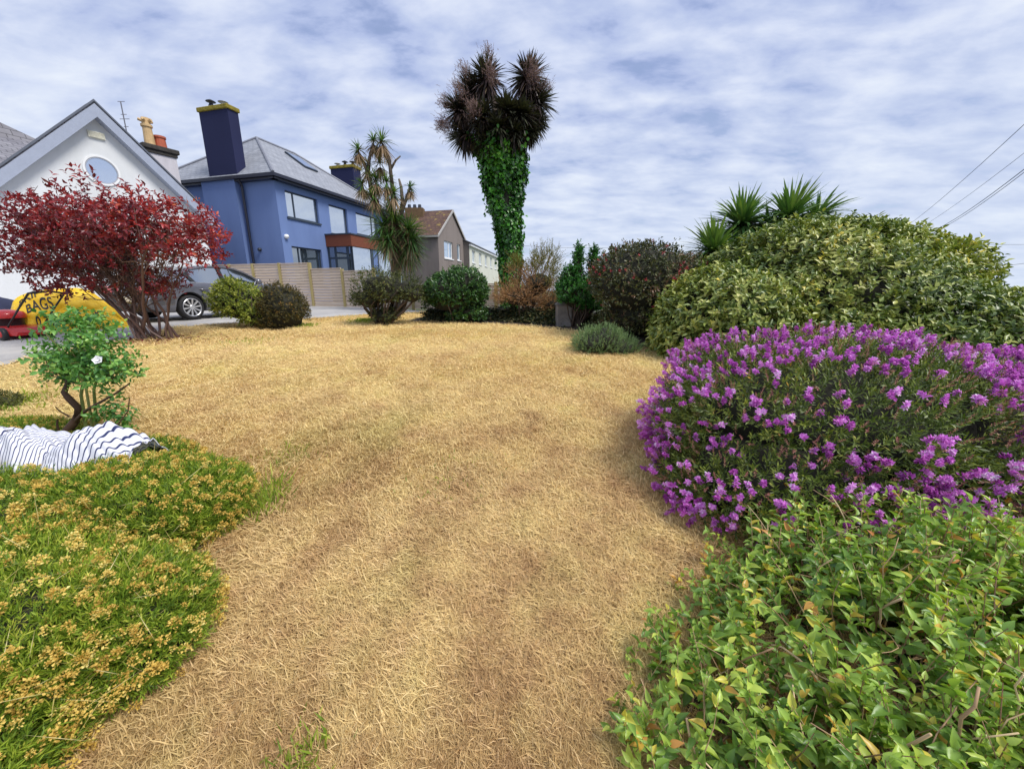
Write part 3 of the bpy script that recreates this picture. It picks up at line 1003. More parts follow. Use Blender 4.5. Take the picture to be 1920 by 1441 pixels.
def white_house():
    base = 0.75
    gw = Plane((-13.6, 14.2), 62, 1)
    gw.n = np.array([gw.w[1], -gw.w[0]])
    t = thing('house', 'white rendered house with steep gable and round window behind the red shrub', 'house', (-13.6, 14.2, base))
    wallm = m_render_wall('white_render', (0.68, 0.70, 0.725), (0.9, 0.9, 0.88))
    slate = m_courses('old_slate', (0.17, 0.165, 0.19), (0.24, 0.235, 0.26), 0.2, 0.32, (0.07, 0.07, 0.08), rough=0.6, spots=((0.36, 0.36, 0.35), 0.62, 3.0))
    fas = m_plain('grey_bargeboard', (0.33, 0.37, 0.47), 0.5, 0.06)
    dk = m_plain('dark_verge', (0.10, 0.115, 0.15), 0.6)
    gm = m_glass('round_glass', (0.24, 0.31, 0.46), 0.45, 0.08)
    gd = m_glass('dark_pane_glass', (0.03, 0.03, 0.04), 0.25)  # near-black panes with a weak reflection
    hw, ze, za = 2.66, 4.43, 7.22
    mb = MB()
    holes = [(-0.75, 0.35, 2.0, 3.4)]
    wall_holes(mb, gw, -hw, hw, base - .3, ze - .02, holes)
    mb.poly([gw.p(-hw, ze - .02), gw.p(hw, ze - .02), gw.p(0, za - .25)])
    mb.poly([gw.p(hw, base - .3), gw.p(hw, base - .3, -7), gw.p(hw, ze - .02, -7), gw.p(hw, ze - .02)])
    # main range to the left
    mb.poly([gw.p(-16, base - .3, -.001), gw.p(-hw, base - .3, -.001), gw.p(-hw, ze, -.001), gw.p(-16, ze, -.001)])
    mb.build('wall', wallm, t)
    sl = (za - ze) / hw
    ov, th = 0.28, 0.10
    rf = MB()
    for s in (-1, 1):
        e = hw + .22
        za_, zz = za + .02, za + .02 - sl * e
        lo = [gw.p(0, za_, ov), gw.p(s * e, zz, ov), gw.p(s * e, zz, -.45), gw.p(0, za_, -.45)]
        rf.hexa(lo, [p + np.array([0, 0, th]) for p in lo])
    ro = rf.build('roof', slate, t); uv_faces(ro)
    bb = MB()
    for s in (-1, 1):
        e = hw + .2
        q = [(0, za + .02), (s * e, za + .02 - sl * e), (s * e, za - .36 - sl * e), (0, za - .36)]
        bb.hexa([gw.p(k, z - .003, ov - .004) for k, z in q], [gw.p(k, z - .003, ov + .03) for k, z in q])
        q2 = [(0, za - .33), (s * e, za - .33 - sl * e), (s * e, za - .36 - sl * e), (0, za - .36)]
        bb.hexa([gw.p(k, z, 0.002) for k, z in q2], [gw.p(k, z, ov - .006) for k, z in q2])
    bb.build('bargeboard', fas, t)
    vg = MB()
    for s in (-1, 1):
        e = hw + .24
        q = [(0, za + .135), (s * e, za + .135 - sl * e), (s * e, za + .07 - sl * e), (0, za + .07)]
        vg.hexa([gw.p(k, z, ov + .002) for k, z in q], [gw.p(k, z, ov + .05) for k, z in q])
    vg.build('verge', dk, ro)
    # main roof, hipped down behind the gable
    mr = MB()
    k_e, k_r, zR, off = -1.0, -4.4, 7.35, -3.6
    a, b = gw.p(-18, ze + .05, .25), gw.p(-hw - .1, ze + .05, .25)
    def onoff(u, v):
        d = ray(u, v); q0 = gw.p(0, 0, off)[:2]
        tt = (gw.n @ q0) / (gw.n @ d[:2]); q = d[:2] * tt
        return float((q - gw.P) @ gw.w), float(d[2] * tt + EYE)
    (ka, za1), (kb, zb1) = onoff(-70, 196), onoff(86, 269)
    zR = za1
    r1 = gw.p(ka, za1, off)
    h2 = gw.p(kb, zb1, off)
    mr.poly([a, b, h2]); mr.poly([a, h2, r1]); mr.poly([a, r1, gw.p(-18, zR, off)])
    mr.poly([gw.p(-18, zR, off), r1, gw.p(-18, ze, -7)]); mr.poly([r1, h2, gw.p(kb, ze, -7), gw.p(-18, ze, -7)][:3])
    mro = mr.build('roof', slate, t); uv_faces(mro)
    # round window
    def ring(rad0, rad1, o0, o1, m, name, par):
        b_ = MB(); nseg = 40
        c = (-.1, 5.3)
        pts = lambda rr, o: [gw.p(c[0] + rr * math.cos(2 * math.pi * i / nseg), c[1] + rr * math.sin(2 * math.pi * i / nseg), o) for i in range(nseg)]
        A, B, Cc, D = pts(rad0, o1), pts(rad1, o1), pts(rad1, o0), pts(rad0, o0)
        for i in range(nseg):
            j = (i + 1) % nseg
            b_.poly([A[i], A[j], B[j], B[i]]); b_.poly([B[i], B[j], Cc[j], Cc[i]]); b_.poly([A[i], A[j], D[j], D[i]])
        return b_.build(name, m, par)
    wn = ring(.40, .455, -.02, .04, WHITE, 'window', t)
    ring(.37, .405, -.02, .03, m_plain('grey_window_rim', (.35, .37, .42), .5), 'rim', wn)
    MB().poly([gw.p(-.1 + .385 * math.cos(i * math.pi / 20), 5.3 + .385 * math.sin(i * math.pi / 20), .012) for i in range(40)]).build('pane', gm, wn)
    window(gw, *holes[0], WHITE, gd, t, mull=(-.2,))
    v = MB(); gw.box(v, -.24, .16, 6.27, 6.46, .002, .06)
    for i in range(5):
        gw.box(v, -.22, .14, 6.285 + i * .034, 6.303 + i * .034, .06, .072)
    v.build('vent', m_plain('cream_vent', (.72, .70, .58), .6), t)
    pl = MB(); gw.box(pl, -16, hw + .03, base - .1, 1.17, .002, .05)
    pl.build('plinth', m_render_wall('plinth_grey', (.30, .30, .31), (.7, .7, .7)), t)
    # chimney behind the right slope
    c = Plane(tuple(at(298, 300, 17.0)[:2]), 62); c.n = gw.n
    zt = at(298, 292, 17.0)[2]
    dm = m_plain('sooty_cap', (.05, .045, .04), .95, .5, 8, .7)
    cm = MB(); c.box(cm, -.45, .50, 3.8, zt, -.25, .25)
    ch = cm.build('chimney', m_render_wall('chimney_white', (.60, .58, .62), (.7, .7, .7)), t)
    cp = MB(); c.box(cp, -.50, .55, zt, zt + .13, -.3, .3); c.box(cp, -.56, .61, zt + .13, zt + .30, -.36, .36)
    cp.build('chimney_cap', dm, ch, bevel=.03)
    buff = m_plain('buff_clay', (.55, .38, .19), .75, .2); rc = m_plain('red_clay', (.42, .10, .05), .75, .2)
    p = MB().lathe(c.p(-.2, zt + .3, .05), (0, 0, 1), [(0, .17), (.62, .14), (.64, .18), (.72, .18), (.74, .13), (.95, .13), (.95, .001)], 14)
    for i in range(5):
        a_ = i * 1.26
        o_ = c.p(-.2, zt + 1.1, .05)
        p.tube([o_, o_ + np.array([math.cos(a_) * .22, math.sin(a_) * .22, .08])], .055, 6)
    p.build('chimney_pot', buff, ch)
    MB().lathe(c.p(.16, zt + .3, .02), (0, 0, 1), [(0, .19), (.36, .17), (.36, .2), (.43, .2), (.43, .001)], 14).build('chimney_pot', rc, ch)
    # aerial
    a0, a1 = at(243, 275, 16.5), at(226, 190, 16.5)
    ar = MB().tube([a0, a1], .018, 6)
    for s, l in ((1.0, .11), (.72, .09), (.62, .16), (.45, .07)):
        q = a0 + (a1 - a0) * s
        ar.tube([q - [l, 0, 0], q + [l, .05, .02]], .01, 5)
    ar.build('aerial', m_plain('aerial_metal', (.16, .16, .18), .5, metal=.5), t)


white_house()


def far_houses():
    base = 0.7
    # pebble dashed gable house
    gp = Plane((-5.8, 32.0), 75); gp.n = np.array([gp.w[1], -gp.w[0]])
    t = thing('house', 'brown pebble dashed house with rusty tiled roof beyond the fence', 'house', (-5.8, 32, base))
    dash = m_render_wall('pebble_dash', (.235, .20, .185), (.75, .74, .74), bump=.9, bscale=22)
    tile = m_courses('rust_tiles', (.095, .052, .04), (.13, .07, .05), .3, .3, (.03, .018, .014), rough=.85, bump=.9, spots=((.30, .22, .05), .55, 1.6))
    gm = m_glass('upvc_glass', (.25, .36, .46), .5)
    Wg, ze, za = 5.7, 5.6, 7.75
    hs = [(1.06, 2.8, 3.94, 5.3), (3.75, 4.5, 3.94, 5.3)]
    mb = MB()
    wall_holes(mb, gp, 0, Wg, base - .3, ze, hs)
    mb.poly([gp.p(0, ze), gp.p(Wg, ze), gp.p(Wg / 2, za)])
    mb.poly([gp.p(0, base - .3), gp.p(0, base - .3, -9), gp.p(0, ze, -9), gp.p(0, ze)])
    mb.poly([gp.p(Wg, base - .3), gp.p(Wg, base - .3, -9), gp.p(Wg, ze, -9), gp.p(Wg, ze)])
    mb.build('wall', dash, t)
    rf = MB(); sl = (za - ze) / (Wg / 2)
    for s in (-1, 1):
        e = Wg / 2 + .25
        q = [gp.p(Wg / 2, za + .04, .1), gp.p(Wg / 2 + s * e, za + .04 - sl * e, .1), gp.p(Wg / 2 + s * e, za + .04 - sl * e, -9.2), gp.p(Wg / 2, za + .04, -9.2)]
        rf.hexa(q, [p + np.array([0, 0, .12]) for p in q])
    ro = rf.build('roof', tile, t); uv_faces(ro)
    vg = MB()
    for s in (-1, 1):
        e = Wg / 2 + .25
        q = [(Wg / 2, za + .17), (Wg / 2 + s * e, za + .17 - sl * e), (Wg / 2 + s * e, za - .02 - sl * e), (Wg / 2, za - .02)]
        vg.hexa([gp.p(k, z, .1) for k, z in q], [gp.p(k, z, .16) for k, z in q])
    gp.box(vg, -.3, -.2, ze - .2, ze - .06, -9, .1)
    vg.build('bargeboard', m_plain('pale_verge', (.42, .40, .38), .7), t)
    for i, h in enumerate(hs):
        window(gp, *h, WHITE, gm, t, mull=(2.1,) if i == 0 else (), fw=.1, sm=WHITE)
    c0 = at(778, 394, 35.0)
    ch = MB().obox(c0 + [-.75, -.4, -1.6], (1.5, 0, 0), (0, .8, 0), (0, 0, 1.75)).build('chimney', m_plain('brown_brick', (.14, .085, .04), .9, .3, 5), t)
    for dx in (-.45, .0, .42):
        MB().lathe(c0 + [dx, 0, .15], (0, 0, 1), [(0, .16), (.3, .13), (.3, .001)], 10).build('chimney_pot', DARKMETAL, ch)
    # cream terrace
    cp = Plane((-3.9, 37.0), 82); cp.n = np.array([cp.w[1], -cp.w[0]])
    t = thing('house', 'long cream house with a row of upper windows beyond the brown house', 'house', (-3.9, 37, base))
    crm = m_render_wall('cream_render', (.66, .67, .58), (.9, .9, .88))
    dk = m_render_wall('shaded_end_wall', (.17, .15, .14), (.8, .8, .8))  # cream end walls coloured dark: their shade is put into the colour
    hs = [(1.0 + i * 2.9, 2.3 + i * 2.9, 3.9, 5.0) for i in range(5)]
    mb = MB(); wall_holes(mb, cp, 0, 16.2, base - .4, 5.5, hs)
    mb.build('wall', crm, t)
    for kk in (-.02, 16.2):
        MB().poly([cp.p(kk, base - .4), cp.p(kk, base - .4, -7), cp.p(kk, 5.5, -7), cp.p(kk, 7.0, -3.5), cp.p(kk, 5.5)]).build('end_wall', dk, t)
    rf = MB()
    for s in (0, 1):
        e0, e1 = (.25, -3.5) if s == 0 else (-7.25, -3.5)
        q = [cp.p(-.15, 5.45, e0), cp.p(16.4, 5.45, e0), cp.p(16.4, 7.05, e1), cp.p(-.15, 7.05, e1)]
        rf.hexa(q, [p + np.array([0, 0, .1]) for p in q])
    ro = rf.build('roof', m_courses('grey_tiles', (.10, .10, .11), (.14, .14, .15), .3, .3, (.05, .05, .05), rough=.8), t); uv_faces(ro)
    fx = MB(); cp.box(fx, -.1, 16.3, 5.28, 5.44, .01, .2); fx.build('fascia', WHITE, t)
    for h in hs:
        window(cp, *h, WHITE, gm, t, mull=((h[0] + h[1]) / 2,), fw=.09, sm=WHITE)


far_houses()


# ------------------------------------------------------------------ fence, wall and pillar
def fence():
    pan = m_wood('fence_slats', (.46, .36, .27), (.66, .54, .43), grain=(.8, .8, 16))
    pst = m_wood('fence_post_wood', (.26, .21, .08), (.44, .36, .17), grain=(9, 9, 1))
    pts = [(395, 17.2), (441, 16.95), (484, 16.6), (533, 16.2), (588, 15.7), (647, 15.1), (705, 14.4), (775, 13.6), (850, 12.8), (930, 12.0), (1020, 11.1)]
    tops = [493, 493, 493.3, 493.8, 494, 503, 510, 0, 0, 0, 0]
    P = [at(u, 560, y)[:2] for u, y in pts]
    t = thing('fence', 'pale timber fence of horizontal slats in posts along the drive behind the shrubs', 'fence', (P[4][0], P[4][1], .8))
    for i in range(len(P) - 1):
        a, b = P[i], P[i + 1]
        if i < 4: zt = at(560, 494, 15.9)[2]
        elif i == 4: zt = at(620, 504, 15.4)[2]
        elif i == 5: zt = at(670, 508, 14.7)[2]
        else: zt = 1.62
        z0 = 0.83
        w = unit(b - a); nrm = np.array([w[1], -w[0]])
        L_ = np.linalg.norm(b - a)
        mb = MB(); n = max(4, int((zt - z0) / .105))
        hh = (zt - z0) / n
        for j in range(n):
            lo = z0 + j * hh; hi = lo + hh * .90
            f = lambda q, o, z: np.array([*(a + w * q + nrm * o), z])
            mb.hexa([f(.05, .0, lo), f(L_ - .05, .0, lo), f(L_ - .05, .034, lo), f(.05, .034, lo)],
                    [f(.05, .0, hi), f(L_ - .05, .0, hi), f(L_ - .05, .014, hi), f(.05, .014, hi)])
        f = lambda q, o, z: np.array([*(a + w * q + nrm * o), z])
        mb.hexa([f(.05, -.01, zt), f(L_ - .05, -.01, zt), f(L_ - .05, .05, zt), f(.05, .05, zt)],
                [f(.05, -.01, zt + .035), f(L_ - .05, -.01, zt + .035), f(L_ - .05, .05, zt + .035), f(.05, .05, zt + .035)])
        mb.build('panel', pan, t)
    for i, p in enumerate(P):
        zt = 2.5 if i < 5 else 2.22 if i < 7 else 1.7
        if i == 4: zt = at(590, 492, 15.7)[2]
        MB().obox((p[0] - .05, p[1] - .075, .7), (.10, 0, 0), (0, .13, 0), (0, 0, zt - .7)).build('post', pst, t, bevel=.008)


fence()


def back_wall():
    """low dark stone wall overgrown with ivy behind the lawn"""
    r = rng(31)
    A = [onground(795, 603), onground(900, 600), onground(1000, 607), onground(1100, 612), onground(1250, 614)]
    A = [a + np.array([0, .35, 0]) for a in A]
    t = thing('garden_wall', 'low dark stone wall smothered in ivy along the back of the lawn', 'wall', A[1])
    mb = MB()
    for a, b in zip(A[:-1], A[1:]):
        mb.hexa([a + [0, 0, -.1], b + [0, 0, -.1], b + [0, .3, -.1], a + [0, .3, -.1]], [a + [0, .02, .26], b + [0, .02, .26], b + [0, .28, .26], a + [0, .28, .26]])
    mb.build('stonework', m_plain('dark_stone', (.075, .065, .055), .95, .5, 6, 1.0, bscale=12), t)
    fb = FB()
    iv = m_leaf('wall_ivy_leaf', [(0, (.012, .018, .008)), (.6, (.035, .05, .016)), (.9, (.10, .09, .035)), (1, (.2, .15, .06))], .15)
    n = 12000
    s = r.uniform(0, 4, n); i = np.minimum(s.astype(int), 3); f = (s - i)[:, None]
    A = np.array(A)
    P = A[i] * (1 - f) + A[i + 1] * f
    spread = np.abs(r.normal(size=n)) * .16
    P = P + np.column_stack([r.normal(size=n) * .05, -spread, .30 * np.exp(-spread * 5) * r.uniform(0.1, 1.1, n) + .02])
    D = unit(np.column_stack([r.normal(size=n), -np.abs(r.normal(size=n)), r.normal(size=n) * .5]))
    place(fb, T_flat(.1), P, D, np.array([0, -.5, .8]) + r.normal(size=(n, 3)) * .4, r.uniform(.04, .085, n), r.uniform(.035, .06, n), r.uniform(0, 1, n))
    fb.build('ivy', iv, t)


back_wall()

pil = onground(1058, 612)
t = thing('gate_pillar', 'weathered grey concrete gate pillar half hidden among the back shrubs', 'pillar', pil + [0, .15, 0])
MB().obox(pil + [-.15, .02, -.1], (.3, 0, 0), (0, .3, 0), (0, 0, .52)).build('shaft', m_plain('old_concrete', (.20, .185, .17), .9, .3, 5, .6, bscale=30), t, bevel=.02)
MB().hexa([pil + [-.17, 0, .421], pil + [.17, 0, .421], pil + [.17, .34, .421], pil + [-.17, .34, .421]], [pil + [-.05, .12, .55], pil + [.05, .12, .55], pil + [.05, .22, .55], pil + [-.05, .22, .55]]).build('coping', bpy.data.materials['old_concrete'], t)


# ------------------------------------------------------------------ car on the drive
def car():
    al = R(74)
    f = np.array([math.cos(al), math.sin(al), 0]); lft = np.array([-f[1], f[0], 0]); up = np.array([0, 0, 1.0])
    K = .82
    wr = onground(367, 601)                                  # foot of the rear right wheel, outer face
    zg = .83
    o = np.array([wr[0], wr[1], zg]) - f * .95 * K + lft * .92 * K    # middle of the rear bumper on the ground
    P = lambda x, y, z: o + (f * x + lft * y + up * z) * K
    paint = m_plain('grey_car_paint', (.15, .15, .17), .25, .04, 3, 0, .55, .6, coat=.6)
    chrome = m_plain('bright_trim', (.55, .57, .6), .22, .03, 3, 0, .9)
    glass = m_glass('car_glass', (.02, .03, .035), .42)
    plastic = m_plain('black_plastic', (.015, .015, .017), .5, .1)
    t = thing('car', 'dark grey saloon car parked on the drive behind the red shrub', 'car', o)
    W, RW, RF = .92, .95, 3.75                                # half width, rear and front axle
    # lower body
    xs_ = np.unique(np.concatenate([np.linspace(0, 4.75, 40), np.linspace(RW - .42, RW + .42, 22), np.linspace(RF - .42, RF + .42, 22)]))
    def belt(x): return np.interp(x, [0, .08, .5, 1.2, 2.2, 3.2, 3.5, 4.2, 4.6, 4.75], [.70, .90, 1.0, .99, .97, .95, .95, .86, .74, .55])
    def half(x): return np.interp(x, [0, .15, .6, 1.5, 3.2, 4.2, 4.6, 4.75], [.74, .84, .91, .92, .92, .88, .74, .55])
    def bot(x):
        z = np.interp(x, [0, .3, 4.4, 4.75], [.34, .22, .2, .3])
        for a in (RW, RF):
            d = abs(x - a)
            if d < .385: z = max(z, .32 + math.sqrt(.385 ** 2 - d * d))
        return z
    V, T = [], []
    rows = []
    for x in xs_:
        b, h, z0 = belt(x), half(x), bot(x)
        zt = b
        sec = [(h * .86, z0), (h * .985, z0 + .02), (h, max(z0 + .03, .42)), (h, max(z0 + .035, .62)), (h * .985, max(z0 + .04, b - .17)), (h * .96, max(z0 + .045, b - .05)), (h * .90, b), (h * .6, b + .03), (0, b + .045)]
        rows.append([(y, z) for y, z in sec] + [(-y, z) for y, z in sec[-2::-1]])
    n = len(rows[0])
    for x, rw in zip(xs_, rows):
        V += [P(x, -y, z) for y, z in rw]
    for j in range(len(xs_) - 1):
        for i in range(n - 1):
            a = j * n + i
            T += [(a, a + 1, a + n + 1), (a, a + n + 1, a + n)]
    for base_ in (0, (len(xs_) - 1) * n):
        for i in range(1, n - 1): T.append((base_, base_ + i, base_ + i + 1))
    bd = FB().add(V, T).build('body', paint, t, True)
    # underside
    MB().hexa([P(.5, -.6, .2), P(4.3, -.6, .2), P(4.3, .6, .2), P(.5, .6, .2)], [P(.4, -.62, .75), P(4.3, -.62, .75), P(4.3, .62, .75), P(.4, .62, .75)]).build('underside', plastic, t)
    # cabin: roof line and glass
    rx = [.55, .9, 1.25, 1.7, 2.1, 2.5, 2.85, 3.25]
    rz = [1.05, 1.22, 1.36, 1.445, 1.46, 1.42, 1.30, 1.05]
    X = np.linspace(.5, 3.35, 36)
    cz = np.interp(X, [.3] + rx + [3.5], [.95] + rz + [.93])
    V, T = [], []
    for x, z in zip(X, cz):
        b = belt(x); k = min(1.0, max(0.0, (z - b) / .5))
        yb, yt = half(x) * .885, half(x) * (.885 - .22 * k)
        for s in (1, -1):
            pass
        V += [P(x, -yb, b - .02), P(x, -yt, z - .035), P(x, -yt * .82, z), P(x, 0, z + .02), P(x, yt * .82, z), P(x, yt, z - .035), P(x, yb, b - .02)]
    for j in range(len(X) - 1):
        for i in range(6):
            a = j * 7 + i
            T += [(a, a + 1, a + 8), (a, a + 8, a + 7)]
    m_idx = []
    fb = FB()
    T = np.array(T)
    isroof = ((T.min(1) % 7) >= 1) & ((T.min(1) % 7) <= 4)
    xm = X[np.minimum(T.min(1) // 7, len(X) - 1)]
    roof = isroof & (xm > 1.12) & (xm < 2.35)
    V = np.array(V)
    fb.add(V, T[~roof], None, 0); fb.add(V, T[roof], None, 1)
    fb.build('window', [glass, paint], t, True)
    # pillars, roof rails and bright trim on both sides
    def sidept(x, s, fr):
        z = np.interp(x, X, cz); b = belt(x); k = min(1.0, max(0.0, (z - b) / .5))
        yb, yt = half(x) * .885, half(x) * (.885 - .22 * k)
        zz = (b - .02) + (z - .035 - b + .02) * fr
        return P(x, s * (yb + (yt - yb) * fr + .008), zz)
    for s in (-1, 1):
        for xa, xb, wd in ((2.02, 2.02, .055), (1.18, 1.02, .05)):
            pl = MB()
            pl.hexa([sidept(xa - wd, s, 0), sidept(xa + wd, s, 0), sidept(xb + wd, s, 1), sidept(xb - wd, s, 1)],
                    [sidept(xa - wd, s, 0) + lft * s * .012, sidept(xa + wd, s, 0) + lft * s * .012, sidept(xb + wd, s, 1) + lft * s * .012, sidept(xb - wd, s, 1) + lft * s * .012])
            pl.build('door_pillar', plastic, t)
        rl = MB()
        rl.tube([sidept(x, s, 1) + up * .01 for x in np.linspace(.55, 3.3, 24)], .028, 6)
        rl.build('roof_rail', paint, t, True)
        tr = MB(); tr.tube([sidept(x, s, .02) + lft * s * .012 for x in np.linspace(.62, 3.2, 20)], .014, 6)
        tr.build('trim', chrome, t, True)
        for x in (1.28, 2.06, 3.05):
            dl = MB()
            dl.tube([P(x, s * (half(x) + .002), .35 if x > 1.3 else .72), P(x, s * (half(x) + .002), .62), P(x, s * half(x) * .99, belt(x) - .16)], .006, 5)
            dl.build('door_seam', plastic, t)
        for x in (1.22, 2.2):
            MB().tube([P(x, s * (half(x) - .01), .80), P(x + .02, s * (half(x) + .035), .80), P(x + .19, s * (half(x) + .035), .79), P(x + .21, s * (half(x) - .01), .79)], .016, 6).build('door_handle', chrome if s > 0 else paint, t, True)
        mi = MB(); mi.lathe(P(2.93, s * 1.08, 1.03), f, [(-.075, .001), (-.07, .055), (0, .075), (.065, .04), (.08, .001)], 12)
        mi.tube([P(2.95, s * .9, .96), P(2.95, s * 1.06, 1.02)], .03, 6); mi.build('mirror', paint, t, True)
        # tail lamp wrapping round the corner
        tl = MB()
        tl.hexa([P(-.012, s * .42, .68), P(-.012, s * .76, .70), P(.12, s * .86, .72), P(.34, s * .9, .76)], [P(-.0, s * .42, .84), P(.01, s * .76, .88), P(.12, s * .86, .90), P(.3, s * .885, .90)])
        tl.build('tail_lamp', m_plain('tail_lamp_red', (.65, .012, .015), .15, .05, coat=.5), t)
    pb = MB().obox(P(-.03, .24, .5), f * .02, -lft * .44, up * .1); pb.build('number_plate', m_plain('plate_white', (.7, .7, .68), .4), t)
    MB().obox(P(-.05, .72, .25), f * .25, -lft * 1.44 * K, up * .16).build('bumper', plastic, t, bevel=.04)
    # wheels
    sk_ = lambda pr: [(h_ * K, r_ * K) for h_, r_ in pr]
    rim_m = m_plain('alloy_silver', (.62, .63, .66), .28, .04, 3, 0, .75)
    for x in (RW, RF):
        for s in (-1, 1):
            c = P(x, s * .80, .325)
            ax = lft * s
            w = MB(); w.lathe(c, ax, sk_([(-.11, .2), (-.11, .30), (-.08, .322), (0, .326), (.08, .322), (.105, .30), (.112, .26), (.1, .235), (.08, .235)]), 40)
            wh = w.build('wheel', BLACKRUBBER, t, True)
            rm = MB(); rm.lathe(c, ax, sk_([(.06, .242), (.105, .242), (.112, .232), (.105, .222), (.06, .218)]), 40)
            e1 = f * K; e2 = up * K; axk = ax * K
            for i in range(10):
                a = i * 2 * math.pi / 10 + .15
                d = e1 * math.cos(a) + e2 * math.sin(a); q = -e1 * math.sin(a) + e2 * math.cos(a)
                rm.hexa([c + d * .05 - q * .016 + axk * .07, c + d * .05 + q * .016 + axk * .07, c + d * .228 + q * .027 + axk * .085, c + d * .228 - q * .027 + axk * .085],
                        [c + d * .05 - q * .014 + axk * .1, c + d * .05 + q * .014 + axk * .1, c + d * .228 + q * .022 + axk * .106, c + d * .228 - q * .022 + axk * .106])
            rm.lathe(c, ax, sk_([(.05, .062), (.1, .062), (.108, .05), (.108, .001)]), 20)
            rm.build('rim', rim_m, wh)
            bk = MB(); bk.lathe(c, ax, sk_([(.045, .235), (.05, .001)]), 30); bk.build('backing_disc', m_plain('dark_wheel_inside', (.02, .02, .022), .6), wh)  # near-black backing disc filling the wheel behind the spokes


car()


# ------------------------------------------------------------------ yellow skip bag with its lettering
def skip_bag():
    o = onground(128, 622) + np.array([0, .1, .02])
    t = thing('skip_bag', 'crumpled yellow skip bag with black lettering lying on the drive', 'skip bag', o)
    yel = m_plain('yellow_woven_plastic', (.86, .55, .015), .45, .12, 5, .4, bscale=120)
    ink = m_plain('black_print', (.02, .02, .02), .6)
    ax = unit(np.array([.70, .72, 0])); nb = np.array([-ax[1], ax[0], 0])
    if nb[1] < 0: nb = -nb
    def S(a, b):
        """a across the bag (metres), b up its slumped front and over the top"""
        a, b = np.asarray(a, float), np.asarray(b, float)
        env = np.clip(1 - (np.abs(a + .0) / 1.16) ** 2.6, 0, 1) ** .6
        top = .80 * np.interp(a, [-1.2, -1.0, -.6, 0, .5, .95, 1.2], [.62, .92, 1.0, .90, .95, .55, .08]) * (0.35 + .65 * env)
        th = np.clip(b, 0, 1.6)
        z = top * np.where(th < 1, np.sin(th * np.pi / 2), np.cos((th - 1) * 2.2))
        d = .62 * (1 - np.cos(np.clip(th, 0, 1) * np.pi / 2)) + np.clip(th - 1, 0, 1) * .9 - .1
        Q = np.stack([a * 1.0, b], -1)
        ripple = (.05 * wav(Q, 41, 2.6) + .045 * wav(np.stack([a * 1.2 + b * 2.2, b * .9 - a], -1), 42, 4.5) + .022 * wav(Q, 43, 11.0) + .028 * np.abs(wav(np.stack([a - b * 2, b * .3], -1), 44, 9.0)) + .03 * np.abs(wav(np.stack([a * .6 + b * 1.6, b - a * .8], -1), 45, 7.0)) + .008 * wav(Q, 46, 26.0))
        return o + (a * .64)[..., None] * ax + (d - ripple * 1.6)[..., None] * nb + (np.maximum(z + ripple * .7 * np.clip(z * 4, 0, 1), .0))[..., None] * np.array([0, 0, 1.0])
    A, B = np.meshgrid(np.linspace(-1.2, 1.2, 130), np.linspace(0, 1.6, 90))
    V = S(A, B).reshape(-1, 3)
    nx = 130
    i = (np.arange(89)[:, None] * nx + np.arange(nx - 1)[None]).ravel()
    T = np.concatenate([np.column_stack([i, i + 1, i + nx + 1]), np.column_stack([i, i + nx + 1, i + nx])])
    FB().add(V, T).build('bag_body', yel, t, True)
    # lifting straps
    MB().tube([S(-1.1, 1.0), S(-1.1, 1.0) + np.array([-.3, .1, -.06]), S(-1.1, 1.0) + np.array([-.75, .2, -.22]), S(-1.1, 1) + np.array([-1.3, .3, -.36])], .035, 6).build('strap', yel, t, True)
    # lettering, laid on the front
    import bmesh
    def text(s, a0, b0, h, tilt, name='lettering'):
        cu = bpy.data.curves.new('txt', 'FONT'); cu.body = s; cu.size = 1.0; cu.space_character = 1.05; cu.offset = 0.018
        ob = bpy.data.objects.new('txt', cu); COL.objects.link(ob)
        dg = bpy.context.evaluated_depsgraph_get()
        me = bpy.data.meshes.new_from_object(ob.evaluated_get(dg))
        bpy.data.objects.remove(ob)
        bm = bmesh.new(); bm.from_mesh(me)
        bmesh.ops.triangulate(bm, faces=bm.faces)
        for _ in range(2):
            bmesh.ops.subdivide_edges(bm, edges=[e for e in bm.edges if e.calc_length() > .09], cuts=1)
        bmesh.ops.triangulate(bm, faces=bm.faces)
        bm.verts.ensure_lookup_table()
        xy = np.array([v.co[:2] for v in bm.verts]) * h
        tri = np.array([[v.index for v in f_.verts] for f_ in bm.faces])
        bm.free()
        c, s_ = math.cos(tilt), math.sin(tilt)
        a = a0 + xy[:, 0] * c - xy[:, 1] * s_; b = b0 + (xy[:, 0] * s_ + xy[:, 1] * c) * 1.35
        V = S(a, b)
        e = 1e-3
        nn = unit(np.cross(S(a + e, b) - V, S(a, b + e) - V))
        nn = np.where((nn @ np.array([.7, -.7, .3]))[:, None] < 0, -nn, nn)
        FB().add(V + nn * .008, tri).build(name, ink, t)
    text('1', -.80, .80, .10, .1)
    text('SKIP', -.86, .52, .21, .10)
    text('BAGS', -.74, .29, .20, .12)
    text('0 365 37', -.62, .06, .17, .10)
    text('SKIP', .42, .20, .13, -.12)
    # dark emblem patch above the words
    q = np.array([[-.66, .80], [-.3, .78], [-.2, .9], [-.4, .98], [-.62, .98]])
    n = 14
    fb = FB()
    AA, BB = np.meshgrid(np.linspace(0, 1, n), np.linspace(0, 1, 8))
    lo = q[0] * (1 - AA[..., None]) + q[1] * AA[..., None]; hi = q[4] * (1 - AA[..., None]) + q[2] * AA[..., None]
    ab = lo * (1 - BB[..., None]) + hi * BB[..., None]
    V = S(ab[..., 0], ab[..., 1]) + np.array([.012, -.012, .006])
    i = (np.arange(7)[:, None] * n + np.arange(n - 1)[None]).ravel()
